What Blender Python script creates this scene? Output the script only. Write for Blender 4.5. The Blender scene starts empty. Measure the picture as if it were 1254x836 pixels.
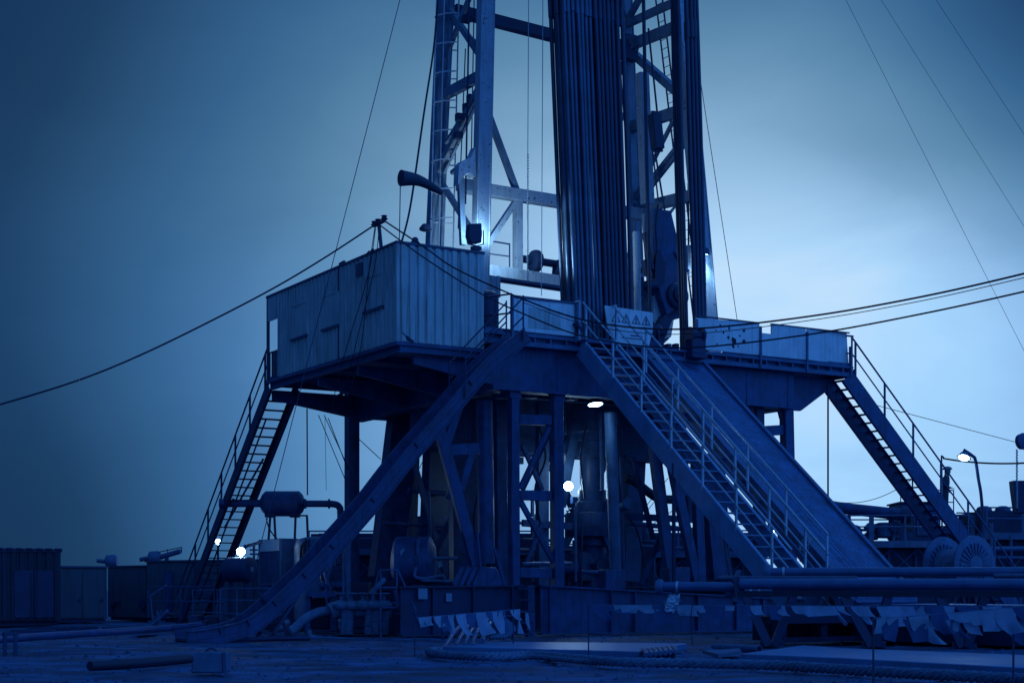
import bpy, bmesh, math, random
from mathutils import Vector, Matrix, noise as mnoise
random.seed(7)
C = bpy.context.scene.collection
SC = bpy.context.scene
PI = math.pi

# ------------------------------------------------------------------ frames
# Rig frame: u runs along the front edge of the drill floor, v runs away from it, w is up (ground = 0).
OX, OY, CA, SA, CH, FO, HX, HY = -2.9, 39.3, .8575, .5145, 1.2, 1900.0, 627.0, 722.0
UH = Vector((CA, SA, 0)); VH = Vector((-SA, CA, 0)); ZH = Vector((0, 0, 1))
def R(u, v, w): return Vector((OX + CA*u - SA*v, OY + SA*u + CA*v, w))
def ray(px, py, Y): return Vector(((px-HX)/FO*Y, Y, CH + (HY-py)/FO*Y))
at = ray
def on_v(px, py, v):
    a = (px-HX)/FO
    u = (a*(OY+CA*v) - OX + SA*v)/(CA - SA*a)
    return ray(px, py, OY + SA*u + CA*v)
def on_u(px, py, u):
    a = (px-HX)/FO
    v = (OX + CA*u - a*(OY+SA*u))/(SA + CA*a)
    return ray(px, py, OY + SA*u + CA*v)
def on_w(px, py, w=0.0):
    return ray(px, py, (w-CH)*FO/(HY-py))
def uv(p):
    dx, dy = p.x-OX, p.y-OY
    return (CA*dx+SA*dy, -SA*dx+CA*dy)

# ------------------------------------------------------------------ materials
MATS = {}
def mat(name, base, rough=.55, metal=0.0, var=.25, rust=0.0, rustcol=(.015,.032,.072), scale=3.0, bump=.15, streak=0.0, emit=None, es=0.0, bscale=18.0):
    if name in MATS: return MATS[name]
    m = bpy.data.materials.new(name); m.use_nodes = True
    nt = m.node_tree; N = nt.nodes; L = nt.links
    b = N['Principled BSDF']
    b.inputs['Roughness'].default_value = rough; b.inputs['Metallic'].default_value = metal
    tc = N.new('ShaderNodeTexCoord')
    n1 = N.new('ShaderNodeTexNoise'); n1.inputs['Scale'].default_value = scale; n1.inputs['Detail'].default_value = 6; n1.inputs['Roughness'].default_value = .6
    L.new(tc.outputs['Object'], n1.inputs['Vector'])
    r1 = N.new('ShaderNodeValToRGB'); e = r1.color_ramp.elements
    e[0].position = .3; e[1].position = .72
    e[0].color = tuple(c*(1-var) for c in base)+(1,); e[1].color = tuple(min(1, c*(1+var)) for c in base)+(1,)
    L.new(n1.outputs['Fac'], r1.inputs['Fac'])
    col = r1.outputs['Color']
    if streak > 0:      # vertical dirt runs
        mp = N.new('ShaderNodeMapping'); mp.inputs['Scale'].default_value = (5.5, 5.5, .35)
        L.new(tc.outputs['Object'], mp.inputs['Vector'])
        n3 = N.new('ShaderNodeTexNoise'); n3.inputs['Scale'].default_value = 2.2; n3.inputs['Detail'].default_value = 5
        L.new(mp.outputs['Vector'], n3.inputs['Vector'])
        r3 = N.new('ShaderNodeValToRGB'); r3.color_ramp.elements[0].position = .5; r3.color_ramp.elements[1].position = .75
        L.new(n3.outputs['Fac'], r3.inputs['Fac'])
        mu = N.new('ShaderNodeMath'); mu.operation = 'MULTIPLY'; mu.inputs[1].default_value = streak
        L.new(r3.outputs['Color'], mu.inputs[0])
        mx = N.new('ShaderNodeMixRGB'); mx.inputs['Color2'].default_value = tuple(c*.35 for c in base)+(1,)
        L.new(mu.outputs[0], mx.inputs['Fac']); L.new(col, mx.inputs['Color1']); col = mx.outputs['Color']
    if rust > 0:
        n2 = N.new('ShaderNodeTexNoise'); n2.inputs['Scale'].default_value = scale*3.2; n2.inputs['Detail'].default_value = 9; n2.inputs['Roughness'].default_value = .7
        L.new(tc.outputs['Object'], n2.inputs['Vector'])
        r2 = N.new('ShaderNodeValToRGB'); r2.color_ramp.elements[0].position = .70-rust*.35; r2.color_ramp.elements[1].position = .76-rust*.35
        L.new(n2.outputs['Fac'], r2.inputs['Fac'])
        mx = N.new('ShaderNodeMixRGB'); mx.inputs['Color2'].default_value = rustcol+(1,)
        L.new(r2.outputs['Color'], mx.inputs['Fac']); L.new(col, mx.inputs['Color1']); col = mx.outputs['Color']
    L.new(col, b.inputs['Base Color'])
    rr = N.new('ShaderNodeMapRange'); rr.inputs['To Min'].default_value = max(.05, rough-.14); rr.inputs['To Max'].default_value = min(1, rough+.16)
    L.new(n1.outputs['Fac'], rr.inputs['Value']); L.new(rr.outputs[0], b.inputs['Roughness'])
    if bump > 0:
        nb = N.new('ShaderNodeTexNoise'); nb.inputs['Scale'].default_value = bscale; nb.inputs['Detail'].default_value = 4
        L.new(tc.outputs['Object'], nb.inputs['Vector'])
        bp = N.new('ShaderNodeBump'); bp.inputs['Strength'].default_value = bump; bp.inputs['Distance'].default_value = .02
        L.new(nb.outputs['Fac'], bp.inputs['Height']); L.new(bp.outputs['Normal'], b.inputs['Normal'])
    if emit:
        b.inputs['Emission Color'].default_value = emit+(1,); b.inputs['Emission Strength'].default_value = es
    MATS[name] = m
    return m

WHITE  = mat('white_paint', (.78,.86,.90), .5, rust=.12, var=.14, streak=.35, scale=1.6)
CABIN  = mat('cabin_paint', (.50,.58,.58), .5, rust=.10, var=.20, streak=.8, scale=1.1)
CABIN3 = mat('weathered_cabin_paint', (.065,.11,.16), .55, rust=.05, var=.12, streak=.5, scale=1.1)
CABIN2 = mat('cabin_dark_paint', (.05,.09,.18), .5, rust=.05, var=.2, streak=.5, scale=1.4)
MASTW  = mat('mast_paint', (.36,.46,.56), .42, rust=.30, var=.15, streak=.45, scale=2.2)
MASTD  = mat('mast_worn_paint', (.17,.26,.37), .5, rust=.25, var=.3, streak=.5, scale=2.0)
STEEL  = mat('blue_steel_paint', (.027,.085,.225), .5, rust=.16, var=.38, streak=.65, scale=2.6, bump=.3)
STEELB = mat('oily_steel', (.024,.075,.20), .45, rust=.15, var=.4, streak=.5, scale=3, bump=.3)
CONTM  = mat('container_paint', (.018,.034,.07), .6, rust=.1, var=.3, streak=.5, scale=1.4)
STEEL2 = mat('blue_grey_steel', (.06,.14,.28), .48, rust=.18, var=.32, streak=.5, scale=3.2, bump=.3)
DARK   = mat('dark_steel', (.015,.042,.115), .55, rust=.08, var=.3, scale=2.5)
BLACK  = mat('black_rubber_and_shade', (.009,.020,.052), .6, var=.3)
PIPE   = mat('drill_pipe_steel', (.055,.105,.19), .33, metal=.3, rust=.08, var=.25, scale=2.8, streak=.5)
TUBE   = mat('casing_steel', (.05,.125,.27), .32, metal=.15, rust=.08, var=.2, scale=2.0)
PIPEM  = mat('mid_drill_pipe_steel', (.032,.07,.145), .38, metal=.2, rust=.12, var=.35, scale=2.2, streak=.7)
PIPED  = mat('dark_shaded_drill_pipe_steel', (.018,.045,.11), .42, metal=.1, rust=.1, var=.3, scale=2.8, streak=.5)  # darker copy of the pipe steel for the shaded stands
RAIL   = mat('rail_paint', (.42,.52,.62), .38, rust=.1, var=.15, scale=5)
GALV   = mat('galvanised_steel', (.42,.54,.64), .36, metal=.3, var=.2, scale=6)
RAMPM  = mat('scraped_ramp_steel', (.05,.14,.31), .5, metal=.1, rust=.2, var=.45, scale=2.2, streak=.8, bump=.4)
MATP   = mat('plate_steel', (.09,.235,.44), .45, metal=.1, rust=.08, var=.2, scale=1.3)
ROPE   = mat('fibre_rope', (.11,.19,.31), .9, var=.3, scale=14, bump=.6, bscale=40)
WRAP   = mat('insulating_wrap', (.12,.20,.33), .75, var=.35, scale=5, bump=.8, bscale=14)
FLAGL  = mat('pale_pennant_cloth', (.40,.55,.72), .8, var=.15, scale=4)
FLAGD  = mat('blue_pennant_cloth', (.08,.19,.40), .8, var=.15, scale=4)
PLASW  = mat('white_plate', (.22,.33,.46), .5, var=.1)
GLASSD = mat('dark_window', (.02,.03,.05), .12, var=.1, bump=0)
CONC   = mat('concrete', (.07,.14,.25), .85, var=.25, scale=4, bump=.5)
CLOTH  = mat('work_cloth', (.05,.07,.11), .85, var=.25, scale=8)
SKIN   = mat('skin', (.30,.24,.22), .6, var=.1)
HELM   = mat('helmet_plastic', (.20,.24,.28), .35, var=.05, bump=0)
STAIRM = mat('stair_stringer_paint', (.18,.33,.54), .45, rust=.06, var=.2, streak=.3, scale=2)
for m_ in (FLAGL, FLAGD):       # thin cloth lets some light through
    t_ = m_.node_tree; tr = t_.nodes.new('ShaderNodeBsdfTranslucent'); mi = t_.nodes.new('ShaderNodeMixShader'); mi.inputs[0].default_value = .45
    p_ = t_.nodes['Principled BSDF']; src = p_.inputs['Base Color'].links[0].from_socket; t_.links.new(src, tr.inputs['Color'])
    t_.links.new(p_.outputs[0], mi.inputs[1]); t_.links.new(tr.outputs[0], mi.inputs[2]); t_.links.new(mi.outputs[0], t_.nodes['Material Output'].inputs['Surface'])
LAMP   = mat('lamp_glow', (.8,.85,.9), .4, var=0, bump=0, emit=(.34,.66,1.0), es=14.0)
LAMPS  = mat('lamp_glow_strong', (.8,.85,.9), .4, var=0, bump=0, emit=(.34,.66,1.0), es=34.0)

# ------------------------------------------------------------------ mesh collector
class MB:
    def __init__(s): s.v = []; s.f = []; s.cuts = []
    def add(s, vs, fs):
        b = len(s.v); s.cuts.append((b, len(s.f))); s.v += [Vector(p) for p in vs]; s.f += [tuple(b+i for i in f) for f in fs]; return s
    def hexa(s, p):     # p: 4 bottom (ccw from above), 4 top
        return s.add(p, [(3,2,1,0),(4,5,6,7),(0,1,5,4),(1,2,6,5),(2,3,7,6),(3,0,4,7)])
    def rb(s, u0, u1, v0, v1, w0, w1):
        q = [(u0,v0),(u1,v0),(u1,v1),(u0,v1)]
        return s.hexa([R(a,b,w0) for a,b in q]+[R(a,b,w1) for a,b in q])
    def box(s, c, sx, sy, sz, ax=UH, ay=VH, az=ZH):     # c = centre of the base
        c = Vector(c); o = []
        for z in (0, sz):
            for i, j in ((-1,-1),(1,-1),(1,1),(-1,1)): o.append(c + ax*(i*sx/2) + ay*(j*sy/2) + az*z)
        return s.hexa(o)
    def frame(s, p, q, side):
        d = (q-p).normalized(); a = side - d*side.dot(d)
        if a.length < 1e-5: a = d.orthogonal()
        a.normalize(); return d, a, d.cross(a)
    def bar(s, p, q, wa, wb, side=UH, wa2=None, wb2=None):
        p = Vector(p); q = Vector(q); d, a, b = s.frame(p, q, side); o = []
        for c, x, y in ((p, wa, wb), (q, wa2 or wa, wb2 or wb)):
            for i, j in ((-1,-1),(1,-1),(1,1),(-1,1)): o.append(c + a*(i*x/2) + b*(j*y/2))
        return s.hexa(o)
    def ibeam(s, p, q, bw, h, side=UH, t=.03):      # flanges lie across side, web along the third axis
        p = Vector(p); q = Vector(q); d, a, b = s.frame(p, q, side)
        s.bar(p + b*(h/2-t/2), q + b*(h/2-t/2), bw, t, a); s.bar(p - b*(h/2-t/2), q - b*(h/2-t/2), bw, t, a)
        return s.bar(p, q, t, h-2*t, a)
    def tube(s, p, q, r, n=10, r2=None):
        p = Vector(p); q = Vector(q); r2 = r if r2 is None else r2
        d, a, b = s.frame(p, q, UH if abs((q-p).normalized().dot(UH)) < .9 else ZH)
        vs = []
        for c, rr in ((p, r), (q, r2)):
            for i in range(n):
                t = 2*PI*i/n; vs.append(c + a*(rr*math.cos(t)) + b*(rr*math.sin(t)))
        return s.add(vs, [(i,(i+1)%n,n+(i+1)%n,n+i) for i in range(n)] + [tuple(range(n-1,-1,-1)), tuple(range(n,2*n))])
    def hollow(s, p, q, r, ri, n=14):
        p = Vector(p); q = Vector(q); d, a, b = s.frame(p, q, ZH); vs = []
        for c, rr in ((p,ri),(p,r),(q,r),(q,ri)):
            for i in range(n):
                t = 2*PI*i/n; vs.append(c + a*(rr*math.cos(t)) + b*(rr*math.sin(t)))
        fs = []
        for k in range(4):
            k2 = (k+1)%4
            for i in range(n): fs.append((k*n+i, k*n+(i+1)%n, k2*n+(i+1)%n, k2*n+i))
        return s.add(vs, fs)
    def path(s, pts, r, n=6, rf=None):
        pts = [Vector(p) for p in pts]; vs = []; a = None
        for k, p in enumerate(pts):
            d = (pts[min(k+1,len(pts)-1)] - pts[max(k-1,0)]).normalized()
            if a is None: a = d.orthogonal()
            a = a - d*a.dot(d); a.normalize(); b = d.cross(a); rr = rf(k/(len(pts)-1)) if rf else r
            for i in range(n):
                t = 2*PI*i/n; vs.append(p + a*(rr*math.cos(t)) + b*(rr*math.sin(t)))
        m = len(pts)
        fs = [(k*n+i, k*n+(i+1)%n, (k+1)*n+(i+1)%n, (k+1)*n+i) for k in range(m-1) for i in range(n)]
        return s.add(vs, fs + [tuple(range(n-1,-1,-1)), tuple(range((m-1)*n, m*n))])
    def prism(s, poly, vec):
        poly = [Vector(p) for p in poly]; n = len(poly); vec = Vector(vec)
        return s.add(poly + [p+vec for p in poly], [tuple(range(n-1,-1,-1)), tuple(range(n,2*n))] + [(i,(i+1)%n,n+(i+1)%n,n+i) for i in range(n)])
    def lathe(s, base, axis, prof, n=20, side=None):
        base = Vector(base); d = Vector(axis).normalized(); a = d.orthogonal() if side is None else (side - d*side.dot(d)).normalized(); b = d.cross(a); vs = []
        for t, r in prof:
            for i in range(n):
                g = 2*PI*i/n; vs.append(base + d*t + a*(r*math.cos(g)) + b*(r*math.sin(g)))
        m = len(prof)
        return s.add(vs, [(k*n+i, k*n+(i+1)%n, (k+1)*n+(i+1)%n, (k+1)*n+i) for k in range(m-1) for i in range(n)] + [tuple(range(n-1,-1,-1)), tuple(range((m-1)*n, m*n))])
    def ball(s, c, r, sx=1, sy=1, sz=1, n=12, m=8):
        c = Vector(c)
        return s.lathe(c - ZH*r*sz, ZH, [(r*sz*(1-math.cos(PI*k/m)), max(.002, r*math.sin(PI*k/m))) for k in range(m+1)], n)
    def corr(s, p, q, h, pitch, dep, nrm, inset=.5):   # corrugated sheet from p to q, height h (list for both ends), with a back
        p = Vector(p); q = Vector(q); L = (q-p).length; n = max(1, round(L/pitch)); d = (q-p)/n; prof = []
        for k in range(n):
            for t, o in ((0,0),(.30,0),(.38,1),(.92,1)): prof.append((p + d*(k+t), o))
        prof.append((q, 0)); vs = []
        h0, h1 = h if isinstance(h, tuple) else (h, h)
        for c, o in prof:
            f = (c-p).length/L; top = h0 + (h1-h0)*f
            vs += [c + nrm*(o*dep), c + nrm*(o*dep) + ZH*top]
        m = len(prof)
        fs = [(2*i, 2*i+2, 2*i+3, 2*i+1) for i in range(m-1)]
        return s.add(vs, fs)
    def build(s, name, material, parent=None, loc=None, smooth=True, bevel=0, ang=40):
        o0 = parent_loc(parent) if parent is not None else (Vector(loc) if loc is not None else s.v[0].copy())
        me = bpy.data.meshes.new(name)
        me.from_pydata([tuple(p-o0) for p in s.v], [], s.f)
        me.validate(); me.update()
        bm = bmesh.new(); bm.from_mesh(me); bmesh.ops.recalc_face_normals(bm, faces=bm.faces); bm.to_mesh(me); bm.free()
        if smooth: me.shade_smooth(); me.set_sharp_from_angle(angle=math.radians(ang))
        me.materials.append(material)
        o = bpy.data.objects.new(name, me); C.objects.link(o)
        if parent is not None: o.parent = parent
        else: o.location = o0
        if bevel:
            b = o.modifiers.new('bevel', 'BEVEL'); b.width = bevel; b.segments = 1; b.limit_method = 'ANGLE'; b.angle_limit = math.radians(50)
        return o
def build_each(mb, name, material, parent, **k):      # one object per shape added
    o = None; ends = mb.cuts[1:] + [(len(mb.v), len(mb.f))]
    for (v0, f0), (v1, f1) in zip(mb.cuts, ends):
        p = MB(); p.v = mb.v[v0:v1]; p.f = [tuple(i-v0 for i in f) for f in mb.f[f0:f1]]; o = p.build(name, material, parent, **k)
    return o
def parent_loc(o):
    p = Vector((0,0,0))
    while o is not None: p = p + o.location; o = o.parent
    return p
def tag(o, label=None, cat=None, group=None, kind=None):
    if label: o['label'] = label
    if cat: o['category'] = cat
    if group: o['group'] = group
    if kind: o['kind'] = kind
    return o
def thing(name, label, cat, loc, group=None):
    o = bpy.data.objects.new(name, None); C.objects.link(o); o.location = loc; o.empty_display_size = .3
    return tag(o, label, cat, group)
def solo(mb, name, material, label, cat, group=None, loc=None, **k):
    return tag(mb.build(name, material, None, loc, **k), label, cat, group)
def dup(root, off, label=None, group=None):
    r = root.copy(); C.objects.link(r); r.location = root.location + Vector(off)
    if label: r['label'] = label
    if group: r['group'] = group
    for ch in list(root.children):
        c = ch.copy(); C.objects.link(c); c.parent = r
        for g in list(ch.children):
            d = g.copy(); C.objects.link(d); d.parent = c
    return r
def B(*a, **k): return MB().bar(*a, **k)
def T(*a, **k): return MB().tube(*a, **k)
def lerp(a, b, t): return a + (b-a)*t
def sag(p, q, drop, n=24):
    p = Vector(p); q = Vector(q)
    return [p.lerp(q, i/n) - ZH*(drop*4*(i/n)*(1-i/n)) for i in range(n+1)]
def smoothpts(pts, n=8):        # Catmull-Rom
    pts = [Vector(p) for p in pts]; o = []
    for k in range(len(pts)-1):
        p0, p1, p2, p3 = pts[max(k-1,0)], pts[k], pts[k+1], pts[min(k+2,len(pts)-1)]
        for i in range(n):
            t = i/n
            o.append(.5*((2*p1) + (p2-p0)*t + (2*p0-5*p1+4*p2-p3)*t*t + (3*p1-p0-3*p2+p3)*t**3))
    return o + [pts[-1]]

# ------------------------------------------------------------------ camera
cam = bpy.data.cameras.new('camera'); co = bpy.data.objects.new('camera', cam); C.objects.link(co)
co.location = (0, 0, CH); co.rotation_euler = (PI/2, 0, 0)
cam.sensor_width = 36; cam.lens = FO/1254*36; cam.shift_y = (HY-418)/1254; cam.clip_end = 8000; cam.clip_start = .1
SC.camera = co

# ------------------------------------------------------------------ dusk sky
w = bpy.data.worlds.new('World'); SC.world = w; w.use_nodes = True
nt = w.node_tree; N = nt.nodes; L = nt.links
for n in list(N): N.remove(n)
def mth(op, a, b=None, c=None):
    n = N.new('ShaderNodeMath'); n.operation = op
    for i, x in enumerate((a, b, c)):
        if x is None: continue
        if hasattr(x, 'links'): L.new(x, n.inputs[i])
        else: n.inputs[i].default_value = x
    return n.outputs[0]
tc = N.new('ShaderNodeTexCoord'); sp = N.new('ShaderNodeSeparateXYZ'); L.new(tc.outputs['Generated'], sp.inputs[0])
AZ = mth('ARCTAN2', sp.outputs['X'], sp.outputs['Y']); EL = mth('ARCSINE', sp.outputs['Z'])
def lobe(a0, e0, sa, se, amp, rot=0.0):
    da = mth('SUBTRACT', AZ, a0); de = mth('SUBTRACT', EL, e0)
    c, s_ = math.cos(rot), math.sin(rot)
    x = mth('ADD', mth('MULTIPLY', da, c), mth('MULTIPLY', de, s_)); y = mth('SUBTRACT', mth('MULTIPLY', de, c), mth('MULTIPLY', da, s_))
    x = mth('DIVIDE', x, sa); y = mth('DIVIDE', y, se)
    q = mth('ADD', mth('MULTIPLY', x, x), mth('MULTIPLY', y, y))
    return mth('MULTIPLY', mth('EXPONENT', mth('MULTIPLY', q, -1.0)), amp)
# broad soft patches of afterglow and cloud: (azimuth, elevation, strength)
SKY_LOBES = [(a_, e_, .125, .115, k_, 0) for a_, e_, k_ in [(-0.360,-0.030,-0.010),(-0.360,0.080,-0.019),(-0.360,0.190,0.009),(-0.360,0.300,-0.042),(-0.360,0.410,-0.034),(-0.240,-0.030,-0.021),(-0.240,0.080,0.014),(-0.240,0.190,0.128),(-0.240,0.300,0.046),(-0.240,0.410,0.008),(-0.120,-0.030,0.230),(-0.120,0.080,0.212),(-0.120,0.190,0.142),(-0.120,0.300,0.139),(-0.120,0.410,0.093),(0.000,-0.030,0.164),(0.000,0.080,0.208),(0.000,0.190,0.256),(0.000,0.300,0.254),(0.000,0.410,0.039),(0.120,-0.030,0.313),(0.120,0.080,0.275),(0.120,0.190,0.306),(0.120,0.300,0.217),(0.120,0.410,0.073),(0.240,-0.030,0.334),(0.240,0.080,0.140),(0.240,0.190,0.402),(0.240,0.300,0.133),(0.240,0.410,0.151),(0.360,-0.030,0.356),(0.360,0.080,0.300),(0.360,0.190,0.281),(0.360,0.300,-0.059),(0.360,0.410,-0.121)]] + [(.215,.190,.05,.018,.05,.12), (.262,.268,.06,.025,-.04,-.1)]
s = None
for lb in SKY_LOBES:
    q = lobe(*lb); s = q if s is None else mth('ADD', s, q)
mp = N.new('ShaderNodeMapping'); mp.inputs['Scale'].default_value = (1.0, 1.0, 2.6); mp.inputs['Rotation'].default_value = (0, -.45, 0); L.new(tc.outputs['Generated'], mp.inputs['Vector'])
cl = N.new('ShaderNodeTexNoise'); cl.inputs['Scale'].default_value = 5.5; cl.inputs['Detail'].default_value = 7; cl.inputs['Roughness'].default_value = .55; cl.inputs['Distortion'].default_value = .6; L.new(mp.outputs['Vector'], cl.inputs['Vector'])
s = mth('ADD', s, mth('MULTIPLY', mth('SUBTRACT', cl.outputs['Fac'], .5), mth('ADD', mth('MULTIPLY', s, .17), .025)))
def lin(c):
    return tuple(((x/255)/12.92 if x/255 <= .04045 else (((x/255)+.055)/1.055)**2.4) for x in c)+(1,)
def ramp(stops):
    rp = N.new('ShaderNodeValToRGB'); L.new(s, rp.inputs['Fac']); els = rp.color_ramp.elements
    els[0].position, els[1].position = stops[0][0], stops[-1][0]; els[0].color, els[1].color = lin(stops[0][1]), lin(stops[-1][1])
    for p, c in stops[1:-1]: els.new(p).color = lin(c)
    return rp.outputs['Color']
high = ramp([(0,(22,49,81)), (.10,(30,63,98)), (.30,(54,99,141)), (.42,(73,118,156)), (.55,(97,142,177)), (.69,(124,166,202)), (.80,(152,193,228)), (.88,(176,213,244)), (1,(205,232,254))])
low = ramp([(0,(20,49,82)), (.10,(28,63,100)), (.30,(52,99,146)), (.42,(69,118,169)), (.55,(90,143,193)), (.69,(118,167,215)), (.80,(147,194,242)), (.88,(164,213,255)), (1,(205,231,255))])
upm = N.new('ShaderNodeMapRange'); upm.interpolation_type = 'SMOOTHSTEP'; L.new(EL, upm.inputs['Value']); upm.inputs['From Min'].default_value = .14; upm.inputs['From Max'].default_value = .28
rpm = N.new('ShaderNodeMixRGB'); L.new(upm.outputs[0], rpm.inputs['Fac']); L.new(low, rpm.inputs['Color1']); L.new(high, rpm.inputs['Color2'])
# the sky away from the afterglow: deep dusk blue, with the Nishita sky under it
sky = N.new('ShaderNodeTexSky'); sky.sky_type = 'NISHITA'; sky.sun_disc = False; sky.sun_elevation = math.radians(35); sky.sun_rotation = math.radians(150)
tint = N.new('ShaderNodeMixRGB'); tint.blend_type = 'MULTIPLY'; tint.inputs['Fac'].default_value = 1; tint.inputs['Color2'].default_value = (.002, .008, .03, 1); L.new(sky.outputs[0], tint.inputs['Color1'])
addn = N.new('ShaderNodeMixRGB'); addn.blend_type = 'ADD'; addn.inputs['Fac'].default_value = 1; addn.inputs['Color2'].default_value = (.040, .20, .66, 1); L.new(tint.outputs[0], addn.inputs['Color1'])
vis = mth('MULTIPLY', mth('EXPONENT', mth('MULTIPLY', mth('POWER', mth('ABSOLUTE', mth('DIVIDE', AZ, .47)), 8.0), -1.0)), mth('EXPONENT', mth('MULTIPLY', mth('POWER', mth('ABSOLUTE', mth('DIVIDE', EL, .52)), 8.0), -1.0)))
# darker towards the left (night side), paler on the right
side = N.new('ShaderNodeMapRange'); L.new(sp.outputs['X'], side.inputs['Value']); side.inputs['From Min'].default_value = -.9; side.inputs['From Max'].default_value = .8; side.inputs['To Min'].default_value = .16; side.inputs['To Max'].default_value = 1.0
dim = N.new('ShaderNodeMixRGB'); dim.blend_type = 'MULTIPLY'; dim.inputs['Fac'].default_value = 1; L.new(addn.outputs[0], dim.inputs['Color1']); L.new(side.outputs[0], dim.inputs['Color2'])
mx = N.new('ShaderNodeMixRGB'); L.new(vis, mx.inputs['Fac']); L.new(dim.outputs[0], mx.inputs['Color1']); L.new(rpm.outputs[0], mx.inputs['Color2'])
bg = N.new('ShaderNodeBackground'); L.new(mx.outputs[0], bg.inputs['Color']); bg.inputs['Strength'].default_value = 1.0
wo = N.new('ShaderNodeOutputWorld'); L.new(bg.outputs[0], wo.inputs['Surface'])

sun = bpy.data.lights.new('sun', 'SUN'); so = bpy.data.objects.new('sun', sun); C.objects.link(so)
sun.energy = .10; sun.angle = math.radians(40); sun.color = (.03, .28, 1.0)
so.rotation_euler = (math.radians(50), 0, math.radians(30))
SC.view_settings.view_transform = 'Standard'; SC.view_settings.look = 'None'; SC.view_settings.exposure = 0; SC.view_settings.gamma = 1
SC.cycles.use_denoising = True; SC.cycles.max_bounces = 6; SC.cycles.sample_clamp_indirect = 4.0
def point(loc, e, col=(.45,.74,1), r=.08, spot=None, to=None, name='lamp_light', parent=None):
    l = bpy.data.lights.new(name, 'SPOT' if spot else 'POINT'); o = bpy.data.objects.new(name, l); C.objects.link(o)
    l.energy = e; l.color = col; l.shadow_soft_size = r; o.location = loc
    if spot:
        l.spot_size = math.radians(spot); l.spot_blend = .6
        o.rotation_euler = (Vector(to)-Vector(loc)).to_track_quat('-Z', 'Y').to_euler()
    return o
# ================================================================== GROUND
def ground():
    xs = []; x = -3.0
    vals = [0]
    while vals[-1] < 2500: vals.append(vals[-1] + max(.35, (vals[-1]-22)*.12 if vals[-1] > 22 else .35))
    ax = [-v for v in vals[:0:-1]] + vals
    yv = [-400, -150, -60, -20, -5, 5] ; y = 12
    while y < 3000: yv.append(y); y += .35 if y < 55 else max(.35, (y-52)*.12)
    vs = []; 
    for yy in yv:
        for xx in ax:
            z = 0
            if 10 < yy < 70 and abs(xx) < 40:
                z = .05*mnoise.noise((xx*.35, yy*.35, 0)) + .03*mnoise.noise((xx*1.3, yy*1.3, 5)) + .03*mnoise.noise((xx*2.6, yy*2.6, 9)) - .045
                for k_, o_ in ((.03, 24.4), (.03, 26.0), (-.09, 29.5), (-.09, 31.2)): z -= .06*math.exp(-((yy-(o_+k_*xx+.25*math.sin(xx*.35)))/.22)**2)
            vs.append((xx, yy, z))
    n = len(ax); fs = [(j*n+i, j*n+i+1, (j+1)*n+i+1, (j+1)*n+i) for j in range(len(yv)-1) for i in range(n-1)]
    mb = MB(); mb.add(vs, fs)
    g = mat('packed_ground', (.035,.125,.28), .85, var=.5, scale=1.3, bump=1.0, bscale=5)
    t_ = g.node_tree; b_ = t_.nodes['Principled BSDF']; src = b_.inputs['Base Color'].links[0].from_socket      # broad damp patches
    tc_ = t_.nodes.new('ShaderNodeTexCoord'); mp_ = t_.nodes.new('ShaderNodeMapping'); mp_.inputs['Scale'].default_value = (.22, .5, 1); t_.links.new(tc_.outputs['Object'], mp_.inputs['Vector'])
    n_ = t_.nodes.new('ShaderNodeTexNoise'); n_.inputs['Scale'].default_value = 1.6; n_.inputs['Detail'].default_value = 7; n_.inputs['Roughness'].default_value = .65; t_.links.new(mp_.outputs[0], n_.inputs['Vector'])
    r_ = t_.nodes.new('ShaderNodeValToRGB'); r_.color_ramp.elements[0].position = .42; r_.color_ramp.elements[1].position = .60; r_.color_ramp.elements[0].color = (.35,.35,.38,1); t_.links.new(n_.outputs['Fac'], r_.inputs['Fac'])
    x_ = t_.nodes.new('ShaderNodeMixRGB'); x_.blend_type = 'MULTIPLY'; x_.inputs['Fac'].default_value = 1; t_.links.new(src, x_.inputs['Color1']); t_.links.new(r_.outputs['Color'], x_.inputs['Color2']); t_.links.new(x_.outputs[0], b_.inputs['Base Color'])
    q_ = t_.nodes.new('ShaderNodeMapRange'); q_.inputs['To Min'].default_value = .72; q_.inputs['To Max'].default_value = .95; q_.inputs['From Min'].default_value = .4; q_.inputs['From Max'].default_value = .6; t_.links.new(n_.outputs['Fac'], q_.inputs['Value']); t_.links.new(q_.outputs[0], b_.inputs['Roughness'])
    o = mb.build('ground', g, None, (0,0,0), ang=180); tag(o, 'packed muddy ground of the drilling site', 'ground', None, 'structure')
ground()
# loose clods and gravel lying about
m = MB(); rg = random.Random(3)
for i in range(2600):
    yy = rg.uniform(18, 46); xx = rg.uniform(-.36, .37)*yy; r = .012 + .06*rg.random()**5; c = Vector((xx, yy, -.01)); n = 5
    ph = rg.uniform(0, 6); vs = [c + Vector((r*rg.uniform(.7,1.4)*math.cos(ph+2*PI*k/n), r*rg.uniform(.7,1.4)*math.sin(ph+2*PI*k/n), -.02)) for k in range(n)] + [c + Vector((r*rg.uniform(-.5,.5), r*rg.uniform(-.5,.5), r*rg.uniform(.15,.45)))]
    m.add(vs, [(k, (k+1)%n, n) for k in range(n)])
tag(m.build('gravel', MATS['packed_ground'], None, (0,30,0), smooth=False), 'loose clods and gravel scattered over the muddy ground', 'gravel', None, 'stuff')

# ================================================================== RIG SUBSTRUCTURE
sub = thing('rig_substructure', 'blue steel substructure of beams, leaning columns and braces under the drill floor', 'substructure', R(8, 4, 0))
def S(mb, name, m=STEEL, **k): return mb.build(name, m, sub, **k)
ZD = 7.95
m = MB(); m.rb(2.55, 15.45, .12, 10, 7.80, ZD); S(m, 'deck')
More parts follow.
